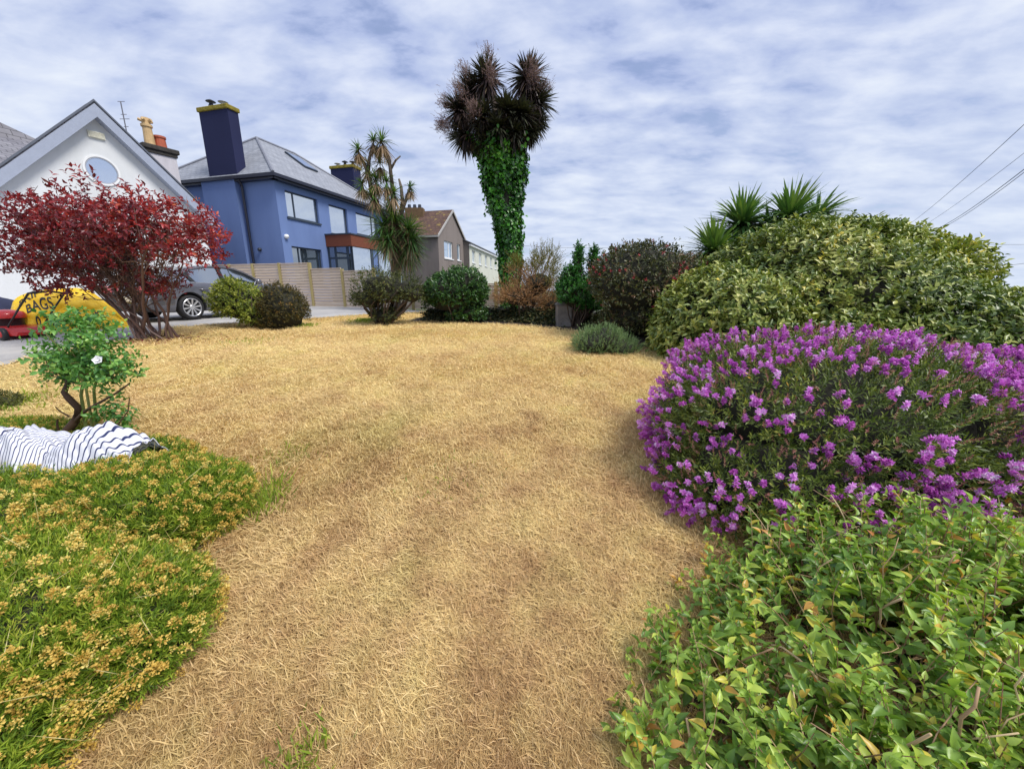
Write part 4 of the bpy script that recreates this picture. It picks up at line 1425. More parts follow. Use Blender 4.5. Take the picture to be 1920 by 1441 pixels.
    fb.add(V.reshape(-1, 3), np.concatenate([np.column_stack([i, i + 1, i + n + 1]), np.column_stack([i, i + n + 1, i + n])])).build('emblem', m_plain('grey_print', (.12, .11, .09), .6), t)


skip_bag()


def lawnmower():
    o = onground(28, 632)
    t = thing('lawnmower', 'red petrol lawnmower with dark collecting bag on the drive beside the skip bag', 'lawnmower', o)
    red = m_plain('mower_red', (.52, .02, .02), .35, .1, coat=.4)
    blk = m_plain('mower_black', (.015, .015, .017), .5, .1)
    nav = m_plain('navy_cloth', (.02, .025, .06), .9, .2)
    f = unit(np.array([1.0, -.28, 0])); l = np.array([-f[1], f[0], 0]); u = np.array([0, 0, 1.0])
    P = lambda x, y, z: o + f * x + l * y + u * z
    d = MB()
    prof = [(-.55, .10, .24), (-.45, .16, .27), (-.1, .17, .28), (.2, .17, .28), (.42, .15, .25), (.5, .08, .18)]
    ring_ = lambda x, z, h: [P(x, -h, .06), P(x, -h * 1.02, z * .7), P(x, -h * .85, z + .03), P(x, h * .85, z + .03), P(x, h * 1.02, z * .7), P(x, h, .06)]
    for (a, b) in zip(prof[:-1], prof[1:]):
        A, B = ring_(*a), ring_(*b)
        for i in range(6):
            j = (i + 1) % 6
            d.poly([A[i], A[j], B[j], B[i]])
    d.poly(ring_(*prof[0])); d.poly(ring_(*prof[-1]))
    d.build('deck', red, t, True)
    e = MB(); e.lathe(P(-.05, 0, .19), u, [(0, .17), (.13, .18), (.14, .2)], 20); e.build('engine', blk, t, True)
    c = MB(); c.lathe(P(-.05, 0, .32), u, [(0, .21), (.05, .22), (.10, .19), (.13, .1), (.14, .001)], 24); c.build('engine_cover', red, t, True)
    for x, y in ((-.4, -.27), (-.4, .27), (.38, -.27), (.38, .27)):
        w = MB(); ax = l * (1 if y > 0 else -1)
        w.lathe(P(x, y, .095), ax, [(-.03, .001), (-.03, .09), (-.02, .1), (.02, .1), (.03, .09), (.03, .001)], 20); wh = w.build('wheel', blk, t, True)
        h = MB(); h.lathe(P(x, y, .095), ax, [(.028, .055), (.036, .05), (.036, .001)], 16); h.build('hub', red, wh, True)
    hd = MB()
    for s in (-1, 1):
        hd.tube([P(.40, s * .2, .2), P(.75, s * .2, .45), P(1.15, s * .2, .72)], .013, 6)
    hd.tube([P(1.15, -.2, .72), P(1.2, 0, .75), P(1.15, .2, .72)], .015, 6)
    hd.build('handle', blk, t, True)
    o2 = onground(-8, 606)
    b = Blob(o2 + [0, .1, .22], (.5, .35, .32), 51, .2, 12, 6)
    V, T = b.core(1.0, 14)
    ba = FB().add(V, T).build('garden_sack', nav, None, True)
    tag(ba, 'dark navy sack slumped on the drive behind the red lawnmower', 'sack')


lawnmower()


# ------------------------------------------------------------------ plants
def stems(fb, r, base, tips, rad, rnd=0.4, bend=.12, n=6, k=6, mat_=0):
    for tp in tips:
        L_ = np.linalg.norm(np.array(tp) - base)
        b = base + np.array([*(r.normal(size=2) * rad * 2.0), -.02])
        pts = curve(b, tp, np.array([*(r.normal(size=2) * bend * L_), bend * L_ * .2]), k, (r, .012 * L_))
        fb.add(*tube(pts, np.linspace(rad, rad * .3, k) * r.uniform(.7, 1.2), n), rnd=r.uniform(0, 1), mat=mat_)


def bush(name, label, cat, base, blobs, leafm, n, m, slen, L, W, seed, tmpl=None, al=(30, 70), upb=.4, jit=.4, lo=.86, core=.8, group=None,
         floor=.03, upcut=-.55, extra=None, stem=None, corem=None, Smul=1.0):
    r = rng(seed)
    t = thing(name, label, cat, base, group)
    fb = FB()
    P, Nn = shell(r, blobs, n, lo, 1.0, upcut, floor)
    S = unit(Nn * Smul + np.array([0, 0, upb]) + r.normal(size=Nn.shape) * jit)
    sl = slen * r.uniform(.5, 1.3, len(P)) * np.where(r.uniform(0, 1, len(P)) < .06, 2.3, 1.0)
    Q, D, N2, tt = sprigs(r, P - S * (sl * .5)[:, None], S, m, sl, al)
    k = len(Q)
    hue = np.repeat(r.uniform(0, 1, len(P)), m) * .55 + r.uniform(0, 1, k) * .45
    # colour drifts over the plant in large patches, as new growth does
    hue = np.clip(hue + .22 * wav(Q, seed + 7, 2.2), 0, 1)
    place(fb, tmpl or T_flat(), Q, D, N2, L * r.uniform(.6, 1.25, k), W * r.uniform(.7, 1.2, k), hue)
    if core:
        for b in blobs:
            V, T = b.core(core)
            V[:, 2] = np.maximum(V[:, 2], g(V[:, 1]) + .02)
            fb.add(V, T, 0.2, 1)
    if extra:
        extra(fb, r, blobs)
    mats = [leafm, corem or SHADECORE]
    if extra and hasattr(extra, 'mats'): mats += extra.mats
    fb.build('foliage', mats, t)
    if stem:
        sb = FB()
        ns, rad, hi = stem
        tips = []
        for b in blobs:
            p, _ = b.pts(r, ns, .5, .9, -.2)
            tips += list(p)
        stems(sb, r, np.array(base), tips, rad)
        sb.build('stem', BARK, t, True)
    return t


LM = m_leaf
# big silvery green dome hedge on the right
el_m = LM('silver_green_leaf', [(0, (.025, .05, .010)), (.3, (.09, .14, .026)), (.58, (.215, .26, .05)), (.85, (.37, .375, .095)), (.96, (.45, .43, .17)), (1, (.52, .42, .05))], .12, .38, .5)
bl = [Blob((4.82, 6.3, .68), (2.52, 1.9, 1.74), 60, .11, 120, 45, 1.78), Blob((5.3, 6.2, 1.70), (.95, .9, .72), 58, .11, 40, 20, 2.0), Blob((5.3, 5.2, .50), (2.3, 1.5, 1.02), 61, .13, 90, 40, 2.0), Blob((2.95, 5.35, .85), (.98, .95, .88), 59, .13, 40, 22, 2.2)]


def hedge_gold(fb, r, blobs):
    pass


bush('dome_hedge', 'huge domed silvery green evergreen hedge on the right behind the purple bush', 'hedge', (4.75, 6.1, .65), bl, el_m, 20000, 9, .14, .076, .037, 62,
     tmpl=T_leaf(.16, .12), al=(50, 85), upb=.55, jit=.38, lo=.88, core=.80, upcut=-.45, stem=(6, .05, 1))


# purple hebe
def hebe():
    r = rng(70)
    bl = [Blob((2.14, 2.50, .63), (1.10, .86, .58), 71, .13, 40, 18, 2.05), Blob((2.95, 2.5, .62), (.9, .8, .46), 72, .13, 40, 18, 2.1), Blob((1.64, 2.10, .38), (.72, .56, .37), 69, .13, 30, 14, 2.1)]
    t = thing('flowering_bush', 'rounded hebe bush covered in purple flower spikes in front of the domed hedge', 'flowering bush', (2.2, 2.6, .36))
    lm = LM('hebe_leaf', [(0, (.03, .045, .014)), (.4, (.075, .115, .022)), (.7, (.16, .21, .035)), (.9, (.28, .31, .055)), (.97, (.30, .16, .06)), (1, (.55, .36, .04))], .2, .42, .5)
    fb = FB()
    P, Nn = shell(r, bl, 14000, .80, 1.0, -.85, .02)
    S = unit(Nn + [0, 0, .35] + r.normal(size=P.shape) * .35)
    sl = .09 * r.uniform(.6, 1.3, len(P))
    Q, D, N2, tt = sprigs(r, P - S * (sl * .7)[:, None], S, 12, sl, (25, 62))
    k = len(Q)
    hue = np.clip(np.repeat(r.uniform(0, 1, len(P)), 12) * .5 + r.uniform(0, .5, k) + .15 * wav(Q, 73, 3.0), 0, 1)
    place(fb, T_flat(.1, .55), Q, D, N2, .036 * r.uniform(.6, 1.2, k), .0085 * r.uniform(.8, 1.2, k), hue)
    for b in bl:
        V, T = b.core(.7); V[:, 2] = np.maximum(V[:, 2], g(V[:, 1]) + .02); fb.add(V, T, .2, 1)
    fb.build('foliage', [lm, SHADECORE], t)
    # flower spikes
    fl = FB()
    P, Nn = shell(r, bl, 10500, .97, 1.07, -.75, .05)
    dens = wav(P, 74, 8.0) + .8 * wav(P, 78, 17.0)
    keep = r.uniform(-.6, .8, len(P)) < dens * .75 + .06 - .06 * Nn[:, 1] - .2 * np.abs(Nn[:, 2] - .1)
    P, Nn = P[keep], Nn[keep]
    S = unit(Nn + [0, 0, .3] + r.normal(size=P.shape) * .4)
    sl = r.uniform(.018, .055, len(P))
    Q, D, N2, tt = sprigs(r, P, S, 44, sl, (45, 88), .6)
    k = len(Q)
    base_h = np.repeat(r.uniform(0, 1, len(P)), 44)
    hue = np.clip(base_h * .6 + r.uniform(0, .45, k) + .15 * (tt - .5), 0, 1)
    place(fl, T_flat(.15, .6), Q, D, N2, (.021 - .006 * tt) * r.uniform(.7, 1.25, k), .0095 * r.uniform(.7, 1.3, k), hue)
    fm = LM('hebe_petal', [(0, (.20, .03, .18)), (.3, (.43, .09, .41)), (.65, (.62, .23, .62)), (.9, (.75, .45, .76)), (1, (.88, .72, .88))], .3, .5, .25, (1.1, .9, 1.15))
    fl.build('flower', fm, t)['kind'] = 'stuff'
    # spent brownish pink spikes
    sp = FB()
    P, Nn = shell(r, bl, 2600, .96, 1.04, -.6, .05)
    S = unit(Nn + [0, 0, .5] + r.normal(size=P.shape) * .3)
    Q, D, N2, tt = sprigs(r, P, S, 22, .055, (30, 60), .4)
    k = len(Q)
    place(sp, T_flat(.15, .5), Q, D, N2, .011, .003, r.uniform(0, 1, k))
    sp.build('spent_flower', LM('spent_spike', [(0, (.16, .05, .05)), (.6, (.33, .12, .11)), (1, (.4, .25, .14))], .1), t)['kind'] = 'stuff'
    st = FB()
    tips, _ = bl[0].pts(r, 14, .5, .85, -.3)
    stems(st, r, np.array([2.0, 2.5, g(2.5)]), tips, .022)
    st.build('stem', BARK, t, True)


hebe()


# leafy green shrub in the near right corner, with cut twigs
def near_shrub():
    r = rng(80)
    bl = [Blob((1.40, 1.10, .16), (.80, .50, .23), 81, .2, 30, 12), Blob((1.85, 1.2, .24), (.80, .60, .34), 82, .2, 30, 12), Blob((.78, .88, .07), (.45, .32, .23), 83, .2, 20, 10), Blob((1.5, .60, .20), (.85, .42, .33), 84, .2, 20, 10), Blob((1.3, .85, .15), (.7, .5, .28), 86, .2, 20, 10)]
    t = thing('shrub', 'pointed leaf green shrub with pale clipped twigs in the near right corner', 'shrub', (1.3, 1.15, .15))
    lm = LM('pointed_green_leaf', [(0, (.04, .095, .022)), (.35, (.14, .25, .045)), (.65, (.28, .41, .07)), (.85, (.44, .53, .10)), (.94, (.52, .46, .06)), (1, (.47, .19, .06))], .3, .36, .5)
    fb = FB()
    tw = FB()
    P, Nn = shell(r, bl, 12000, .2, 1.12, -.4, .03)
    S = unit(Nn * .7 + [0, -.02, .95] + r.normal(size=P.shape) * .45)
    sl = r.uniform(.08, .27, len(P))
    m = 12
    B0 = P - S * (sl * .75)[:, None]
    Q, D, N2, tt = sprigs(r, B0, S, m, sl, (38, 75), .45)
    k = len(Q)
    hue = np.clip(np.repeat(r.uniform(0, 1, len(P)), m) * .4 + r.uniform(0, .5, k) + .1 * tt + .1 * wav(Q, 85, 3.5), 0, .93)
    hue = np.where(r.uniform(0, 1, k) < .06, r.uniform(.93, 1, k), hue)
    sz = r.uniform(.5, 1.2, k) * (1.1 - .45 * tt)
    place(fb, T_leaf(.2, .25), Q, D, N2, .052 * sz, .026 * sz, hue)
    for b0, s, l in zip(B0, S, sl):
        pts = curve(b0 - s * .08, b0 + s * l, r.normal(size=3) * .01, 4)
        tw.add(*tube(pts, np.linspace(.0024, .001, 4), 4), rnd=r.uniform(0, .7))
    st = FB()
    for b in bl:
        tips, _ = b.pts(r, 46, .5, .95, -.1)
        for tp in tips:
            b0 = np.array([b.c[0] + r.normal() * .22, b.c[1] + r.normal() * .12, 0]); b0[2] = g(b0[1])
            st.add(*tube(curve(b0, tp, r.normal(size=3) * .03, 6, (r, .006)), np.linspace(r.uniform(.003, .007), .0018, 6), 5), rnd=r.uniform(.15, .8))
    st.build('stem', PALETWIG, t, True)['kind'] = 'stuff'
    # bare clipped twigs standing out of the leaves
    P, Nn = shell(r, bl, 900, .6, 1.02, -.1, .05)
    for p, nn in zip(P, Nn):
        s = unit(nn * .5 + np.array([0, .05, .7]) + r.normal(size=3) * .55)
        l = r.uniform(.12, .34)
        pts = curve(p - s * l * .7, p + s * l * .38, r.normal(size=3) * .02, 6, (r, .004))
        ra = r.choice([.0012, .0018, .0028, .0045], p=[.25, .4, .25, .10])
        tw.add(*tube(pts, np.linspace(ra, ra * .7, 6), 6, True), rnd=r.uniform(.3, 1))
    fb.build('foliage', lm, t)
    tw.build('twig', PALETWIG, t, True)['kind'] = 'stuff'


near_shrub()


# low mounds of feathery green with orange tan flower heads, near left
def flower_mound(label, blobs, seed, nh, ng, base, headscale=1.0, dry=.0):
    r = rng(seed)
    t = thing('flower_mound', label, 'flowering plant', base, 'feathery yellow flowered mounds')
    gm_ = bpy.data.materials.get('feathery_green') or LM('feathery_green', [(0, (.035, .075, .014)), (.4, (.11, .185, .02)), (.75, (.25, .335, .032)), (1, (.45, .46, .075))], .3, .5, .3)
    hm = bpy.data.materials.get('orange_head') or LM('orange_head', [(0, (.31, .19, .04)), (.35, (.53, .36, .08)), (.7, (.66, .50, .14)), (1, (.72, .63, .25))], .2, .7, .2, (1.1, 1.05, .7))
    fb = FB()
    P, Nn = shell(r, blobs, int(ng * 1.6), .84, 1.02, -.28, .05)
    S = unit(Nn + [0, 0, .6] + r.normal(size=P.shape) * .4)
    sl = r.uniform(.04, .09, len(P))
    m = 13
    Q, D, N2, tt = sprigs(r, P - S * (sl * .7)[:, None], S, m, sl, (20, 55), .5)
    k = len(Q)
    hue = np.clip(np.repeat(r.uniform(0, 1, len(P)), m) * .5 + r.uniform(0, .5, k) + .25 * wav(Q, seed + 2, 2.5), 0, 1)
    place(fb, T_flat(.05, .5), Q, D, N2, .025 * r.uniform(.6, 1.4, k), .0040, hue)
    for b in blobs:  # dark cores also paint the shade at the foot of the mound
        V, T = b.core(.80); V[:, 2] = np.maximum(V[:, 2], g(V[:, 1]) + .01); fb.add(V, T, .2, 1)
    fb.build('foliage', [gm_, SHADECORE], t)
    hb = FB()
    P, Nn = shell(r, blobs, nh, 1.0, 1.06, -.35, .04)
    keep = r.uniform(-1.3, .6, len(P)) < wav(P, seed + 3, 2.2) + .5 * wav(P, seed + 4, 7.0) + .25
    P, Nn = P[keep], Nn[keep]
    S = unit(Nn * .7 + [0, 0, .8] + r.normal(size=P.shape) * .35)
    m = 44
    hs = r.uniform(.6, 1.25, len(P)) * headscale
    # heads are little domes of florets
    d = unit(r.normal(size=(len(P), m, 3)) + S[:, None] * .9)
    Q = P[:, None] + d * (hs * .0105)[:, None, None] * r.uniform(.5, 1.15, (len(P), m, 1))
    D = unit(d + r.normal(size=d.shape) * .5)
    k = len(P) * m
    hue = np.clip(np.repeat(r.uniform(0, 1, len(P)), m) * .55 + r.uniform(0, .45, k), 0, 1)
    place(hb, T_flat(.2, .5), Q.reshape(-1, 3), D.reshape(-1, 3), r.normal(size=(k, 3)), np.repeat(hs, m) * .0066 * r.uniform(.6, 1.2, k), np.repeat(hs, m) * .0046, hue)
    hb.build('flower_head', hm, t)['kind'] = 'stuff'
    # dry grass straws lying over it
    if dry:
        ds = FB()
        P, Nn = shell(r, blobs, int(dry), 1.0, 1.08, .1, .04)
        k = len(P)
        D = unit(r.normal(size=(k, 3)) * [1, 1, .35] + Nn * .25)
        place(ds, T_flat(.0, .5), P, D, Nn + r.normal(size=(k, 3)) * .2, r.uniform(.05, .2, k), r.uniform(.0012, .0024, k), r.uniform(0, 1, k))
        ds.build('dry_stalk', LM('dry_stalk', [(0, (.30, .26, .06)), (.5, (.45, .36, .13)), (1, (.6, .53, .28))], .25), t)['kind'] = 'stuff'


flower_mound('nearest low feathery mound thick with tan orange flower heads in the bottom left corner',
             [Blob((-2.12, 1.10, .27), (.80, .62, .33), 91, .16, 40, 14, 2.1), Blob((-1.80, .76, .22), (.50, .34, .25), 92, .14, 24, 12, 2.2), Blob((-2.95, 1.6, .34), (.95, .6, .28), 93, .14, 30, 14, 2.2), Blob((-1.60, 1.18, .26), (.42, .34, .25), 98, .12, 20, 12, 2.2)], 94, 3600, 24000, (-2.2, 1.2, .16), 1.5, 1300)
flower_mound('bright green feathery mound with yellow heads just behind, next to the striped cloth',
             [Blob((-1.98, 1.80, .36), (.52, .38, .26), 95, .12, 22, 12, 2.2), Blob((-2.6, 2.1, .34), (.6, .42, .22), 96, .12, 20, 12, 2.7)], 97, 1900, 11000, (-2.1, 2.05, .27), 1.25, 250)
flower_mound('far patch of the feathery yellow flowered plants behind the striped cloth at the left edge',
             [Blob((-3.95, 2.75, .34), (.85, .42, .16), 101, .12, 22, 12), Blob((-3.3, 2.62, .33), (.5, .3, .12), 102, .12, 22, 12)], 103, 1800, 7000, (-3.9, 2.75, .36), 1.1, 100)


# striped cloth thrown over the mound
def cloth():
    m, nt, b, o = mat('striped_cotton')
    L = nt.links.new
    uv = N(nt, 'ShaderNodeUVMap')
    sp = N(nt, 'ShaderNodeSeparateXYZ'); L(uv.outputs[0], sp.inputs[0])
    ml = N(nt, 'ShaderNodeMath', operation='MULTIPLY'); ml.inputs[1].default_value = 46.0; L(sp.outputs['X'], ml.inputs[0])
    fr = N(nt, 'ShaderNodeMath', operation='FRACT'); L(ml.outputs[0], fr.inputs[0])
    rp = ramp(nt, [(0.0, (.025, .035, .11)), (.22, (.025, .035, .11)), (.25, (.66, .67, .74)), (1, (.66, .67, .74))])
    L(fr.outputs[0], rp.inputs[0]); L(rp.outputs['Color'], b.inputs['Base Color'])
    b.inputs['Roughness'].default_value = .9
    nx, ny = 260, 110
    A, B = np.meshgrid(np.linspace(0, 1, nx), np.linspace(0, 1, ny))
    c0, c1 = np.array([-3.3, 2.06]), np.array([-2.0, 1.98])
    ctr = c0[None, None] * (1 - A[..., None]) + c1[None, None] * A[..., None]
    Q = np.stack([A * 4.2, B * 1.3], -1)
    wid = .30 * (.8 + .35 * wav(np.stack([A * 3, A * 0], -1), 111, 1.6)) * np.clip(1.15 - np.abs(A - .5) ** 3 * 3, .3, 1.2)
    y = (B - .5) * 2 * wid + .05 * wav(Q, 112, 1.4)
    x = .10 * wav(Q, 113, 1.3) + .05 * wav(Q, 114, 3.5) * (B - .3)
    hump = np.sin(np.clip(B, 0, 1) * np.pi) ** .7 * (.06 + .13 * np.abs(np.sin(A * 3.0 * np.pi + .35)) ** .8 + .03 * wav(np.stack([A * 5, B], -1), 117, 1.3))
    fold = .06 * np.abs(wav(np.stack([A * 7 + B * 2.4, B * 2 - A], -1), 115, 1.7)) + .035 * wav(np.stack([A * 9 - B * 2, B * 3], -1), 116, 1.5) + .014 * wav(Q, 118, 8.0) + .030 * np.abs(wav(np.stack([A * 12 + B * 5, B * 5 - A * 3], -1), 108, 1.9)) + .016 * np.abs(wav(np.stack([A * 26 - B * 6, B * 7], -1), 109, 1.7))
    V = np.stack([ctr[..., 0] + x, ctr[..., 1] + y, .53 + hump + fold - .10 * np.clip(B * -1 + .25, 0, 1) * 2], -1)
    T = []
    i = (np.arange(ny - 1)[:, None] * nx + np.arange(nx - 1)[None]).ravel()
    T = np.concatenate([np.column_stack([i, i + 1, i + nx + 1]), np.column_stack([i, i + nx + 1, i + nx])])
    ob = FB().add(V.reshape(-1, 3), T).build('striped_cloth', m, None, True)
    me = ob.data
    U = np.column_stack([(A * 1.25 +   .05 * wav(np.stack([A * 2.6, B * .8], -1), 119, 1.4) + B * .13 * np.sin(A * 11) + .012 * wav(np.stack([A * 9, B * 3], -1), 107, 1.2)).ravel(), B.ravel()])
    uvl = me.uv_layers.new(name='UVMap')
    idx = np.zeros(len(me.loops), np.int32); me.loops.foreach_get('vertex_index', idx)
    uvl.data.foreach_set('uv', U[idx].astype(np.float32).ravel())
    sm = ob.modifiers.new('thickness', 'SOLIDIFY'); sm.thickness = .004
    tag(ob, 'rumpled white cloth with navy stripes thrown over the low mound at left', 'cloth')


cloth()


# rose bush on the left
def rose():
    r = rng(120)
    base = onground(178, 838)
    t = thing('rose_bush', 'young rose bush with bare gnarled stems and one white flower at left', 'rose bush', base)
    bl = [Blob(at(158, 662, 2.75), (.19, .2, .20), 121, .3, 20, 7), Blob(at(203, 685, 2.7), (.10, .15, .14), 122, .3, 16, 7), Blob(at(112, 680, 2.8), (.10, .14, .14), 123, .3, 16, 7), Blob(at(215, 785, 2.7), (.08, .08, .12), 124, .3, 10, 6), Blob(at(150, 615, 2.75), (.17, .15, .12), 125, .3, 12, 6)]
    lm = LM('rose_leaf', [(0, (.025, .085, .022)), (.4, (.085, .22, .055)), (.75, (.18, .36, .08)), (1, (.34, .47, .10))], .3, .36, .5)
    fb = FB()
    P, Nn = shell(r, bl, 560, .3, 1.4, -.95, .0)
    S = unit(Nn + r.normal(size=P.shape) * .7 + [0, 0, .2])
    Q, D, N2, tt = sprigs(r, P - S * .05, S, 7, .10, (50, 85), .4)
    N2 = N2 + np.array([0, 0, .6])
    k = len(Q)
    hue = np.clip(np.repeat(r.uniform(0, 1, len(P)), 7) * .5 + r.uniform(0, .5, k) + .2 * tt - .1, 0, 1)
    sz = r.uniform(.6, 1.2, k)
    place(fb, T_leaf(.16, .2), Q, D, N2, .037 * sz, .023 * sz, hue)
    fb.build('foliage', lm, t)
    sb = FB()
    gn = lambda pts, r0, r1, rnd: sb.add(*tube(np.array(pts), np.linspace(r0, r1, len(pts)), 7), rnd=rnd)
    # gnarled brown stems on the left, green canes on the right
    q = lambda u, v, y: at(u, v, y)
    gn([q(122, 812, 2.7), q(140, 790, 2.7), q(148, 765, 2.72), q(128, 745, 2.7), q(120, 735, 2.7), q(128, 715, 2.72), q(118, 690, 2.75)], .03, .012, .1)
    gn([q(140, 790, 2.7), q(160, 770, 2.68), q(185, 755, 2.65), q(215, 738, 2.62), q(243, 718, 2.6)], .014, .005, .15)
    gn([q(168, 838, 2.7), q(160, 790, 2.72), q(152, 740, 2.74), q(160, 690, 2.76), q(150, 640, 2.78)], .013, .007, .9)
    gn([q(182, 838, 2.72), q(180, 780, 2.72), q(176, 730, 2.72), q(190, 680, 2.7), q(200, 650, 2.7)], .012, .006, .95)
    gn([q(175, 838, 2.68), q(172, 790, 2.68), q(160, 720, 2.66), q(130, 680, 2.68), q(100, 640, 2.7), q(72, 610, 2.7)], .010, .004, .8)
    gn([q(185, 838, 2.7), q(205, 812, 2.66), q(225, 790, 2.64), q(240, 770, 2.62), q(243, 745, 2.6)], .007, .003, .3)
    gn([q(130, 780, 2.7), q(112, 770, 2.68), q(104, 762, 2.66)], .006, .003, .2)
    gn([q(110, 808, 2.7), q(107, 795, 2.7), q(108, 786, 2.7)], .008, .005, .1)
    gn([q(150, 720, 2.7), q(118, 712, 2.72), q(92, 690, 2.7), q(80, 660, 2.7)], .006, .003, .3)
    for b in bl[:3] + bl[4:]:
        for p in b.pts(r, 12, .3, .9, -.9)[0]:
            pts = curve(b.c - [0, 0, b.R[2] * .8], p, r.normal(size=3) * .04, 5)
            sb.add(*tube(pts, np.linspace(.005, .002, 5), 5), rnd=r.uniform(.3, .95))
    sm = LM('rose_cane', [(0, (.045, .022, .016)), (.45, (.16, .10, .055)), (1, (.16, .21, .05))], 0, .7)
    sb.build('stem', sm, t, True)
    # one white flower
    fl = FB()
    c = at(186, 675, 2.53)
    nrm = unit(np.array([.25, -.8, .45]))
    e1 = unit(np.cross(nrm, [0, 0, 1])); e2 = np.cross(nrm, e1)
    for ring_, (n_, ln, tilt) in enumerate(((5, .036, .35), (5, .026, .8))):
        a = np.arange(n_) * 6.283 / n_ + ring_ * .6
        D = (np.cos(a)[:, None] * e1 + np.sin(a)[:, None] * e2) * math.cos(tilt) + nrm * math.sin(tilt)
        place(fl, T_leaf(.2, -.2), np.repeat(c[None], n_, 0), D, np.repeat(nrm[None], n_, 0), ln, ln * 1.15, .8)
    fl.build('flower', m_plain('white_petal', (.85, .85, .86), .6, .03), t, True)


rose()


# red leaved shrub
def red_shrub():
    r = rng(130)
    base = onground(290, 636)
    t = thing('red_shrub', 'vase shaped purple red leaved shrub on many bare stems in front of the white house', 'shrub', base)
    Y = base[1]
    c = lambda u, v, d=0: at(u, v, Y + d)
    sc = 6.3 / 720 * 1.02
    bl = [Blob(c(120, 440), (.92, .85, .46), 131, .25, 24, 9), Blob(c(250, 438), (.85, .9, .52), 132, .25, 24, 9), Blob(c(334, 446), (.47, .65, .48), 133, .28, 20, 8),
          Blob(c(55, 435), (.45, .5, .24), 134, .3, 16, 7), Blob(c(200, 510), (.8, .7, .40), 135, .28, 20, 8), Blob(c(110, 495), (.62, .5, .3), 139, .3, 14, 7), Blob(c(262, 520), (.5, .5, .3), 138, .3, 14, 7)]
    lm = LM('plum_red_leaf', [(0, (.05, .010, .014)), (.4, (.13, .018, .024)), (.72, (.27, .03, .036)), (.92, (.44, .065, .05)), (1, (.48, .17, .065))], .32, .3, .75, (1.4, .6, .5))
    fb = FB()
    P, Nn = shell(r, bl, 4600, .25, 1.03, -.8, .4)
    # less leaf towards the lower middle where the stems show
    cx = c(300, 520)
    low = (P[:, 2] < base[2] + 1.25)
    keep = ~(low & (r.uniform(0, 1, len(P)) < .35))
    P, Nn = P[keep], Nn[keep]
    S = unit(Nn * .7 + [0, 0, .3] + r.normal(size=P.shape) * .6)
    sl = r.uniform(.08, .2, len(P))
    m = 8
    Q, D, N2, tt = sprigs(r, P, S, m, sl, (35, 75), .5)
    k = len(Q)
    z = (Q[:, 2] - base[2]) / 2.5
    hue = np.clip(np.repeat(r.uniform(0, 1, len(P)), m) * .4 + r.uniform(0, .45, k) + .35 * (np.clip(z, 0, 1) - .55) + .2 * np.clip((Q[:, 0] + 5.6), 0, 1), 0, 1)
    sz = r.uniform(.6, 1.2, k)
    place(fb, T_leaf(.15, .2), Q, D, N2, .066 * sz, .032 * sz, hue)
    fb.build('foliage', lm, t)
    sb = FB()
    mains = []
    for i in range(20):
        tgt = bl[i % 5]
        tip = tgt.c + tgt.R * r.normal(size=3) * .35
        tip[2] = max(tip[2], base[2] + 1.3)
        b0 = base + np.array([r.uniform(-.28, .28), r.normal() * .1, -.03])
        lat = tip - b0
        pts = curve(b0, tip, np.array([-lat[0] * .05, -lat[1] * .05, -.03 * abs(lat[0])]), 9, (r, .025))
        ra = r.uniform(.012, .03)
        sb.add(*tube(pts, np.linspace(ra, ra * .3, 9), 7), rnd=r.uniform(0, 1))
        mains.append((pts, ra))
    for (pts, ra) in mains:
        for _ in range(9):
            i = r.integers(3, 8)
            st = pts[i]
            b = bl[r.integers(0, len(bl))]
            cand = np.concatenate([bb.pts(r, 3, .5, 1.0, -.6)[0] for bb in bl])
            tip = cand[np.argmin(np.linalg.norm(cand - st - [0, 0, .4], axis=1) + r.uniform(0, .5, len(cand)))]
            p2 = curve(st, tip, np.array([0, 0, -.05]) + r.normal(size=3) * .05, 6, (r, .02))
            sb.add(*tube(p2, np.linspace(ra * .38, .003, 6), 5), rnd=r.uniform(0, 1))
            for _ in range(3):
                s2 = p2[r.integers(2, 5)]
                sb.add(*tube(curve(s2, s2 + r.normal(size=3) * [.25, .25, .12] + [0, 0, .22], r.normal(size=3) * .03, 4), np.linspace(.0045, .002, 4), 4), rnd=r.uniform(0, 1))
    sb.build('stem', m_leaf('red_shrub_bark', [(0, (.06, .035, .03)), (.6, (.13, .08, .065)), (1, (.20, .14, .12))], 0, .8), t, True)
    # fallen leaves at the foot
    fl = FB()
    k = 300
    q = base[:2] + r.normal(size=(k, 2)) * [.45, .25]
    place(fl, T_flat(.1), np.column_stack([q, g(q[:, 1]) + .02]), unit(np.column_stack([r.normal(size=(k, 2)), r.normal(size=k) * .2])), np.array([0, 0, 1.0]) + r.normal(size=(k, 3)) * .3, .06, .03, r.uniform(0, .6, k))
    fl.build('fallen_leaf', lm, t)['kind'] = 'stuff'


red_shrub()


# mid distance bushes
def B_(u, v, Y, rx, ry, rz, seed, amp=.18, lumps=20, sharp=9):
    return Blob(at(u, v, Y), (rx, ry, rz), seed, amp, lumps, sharp)


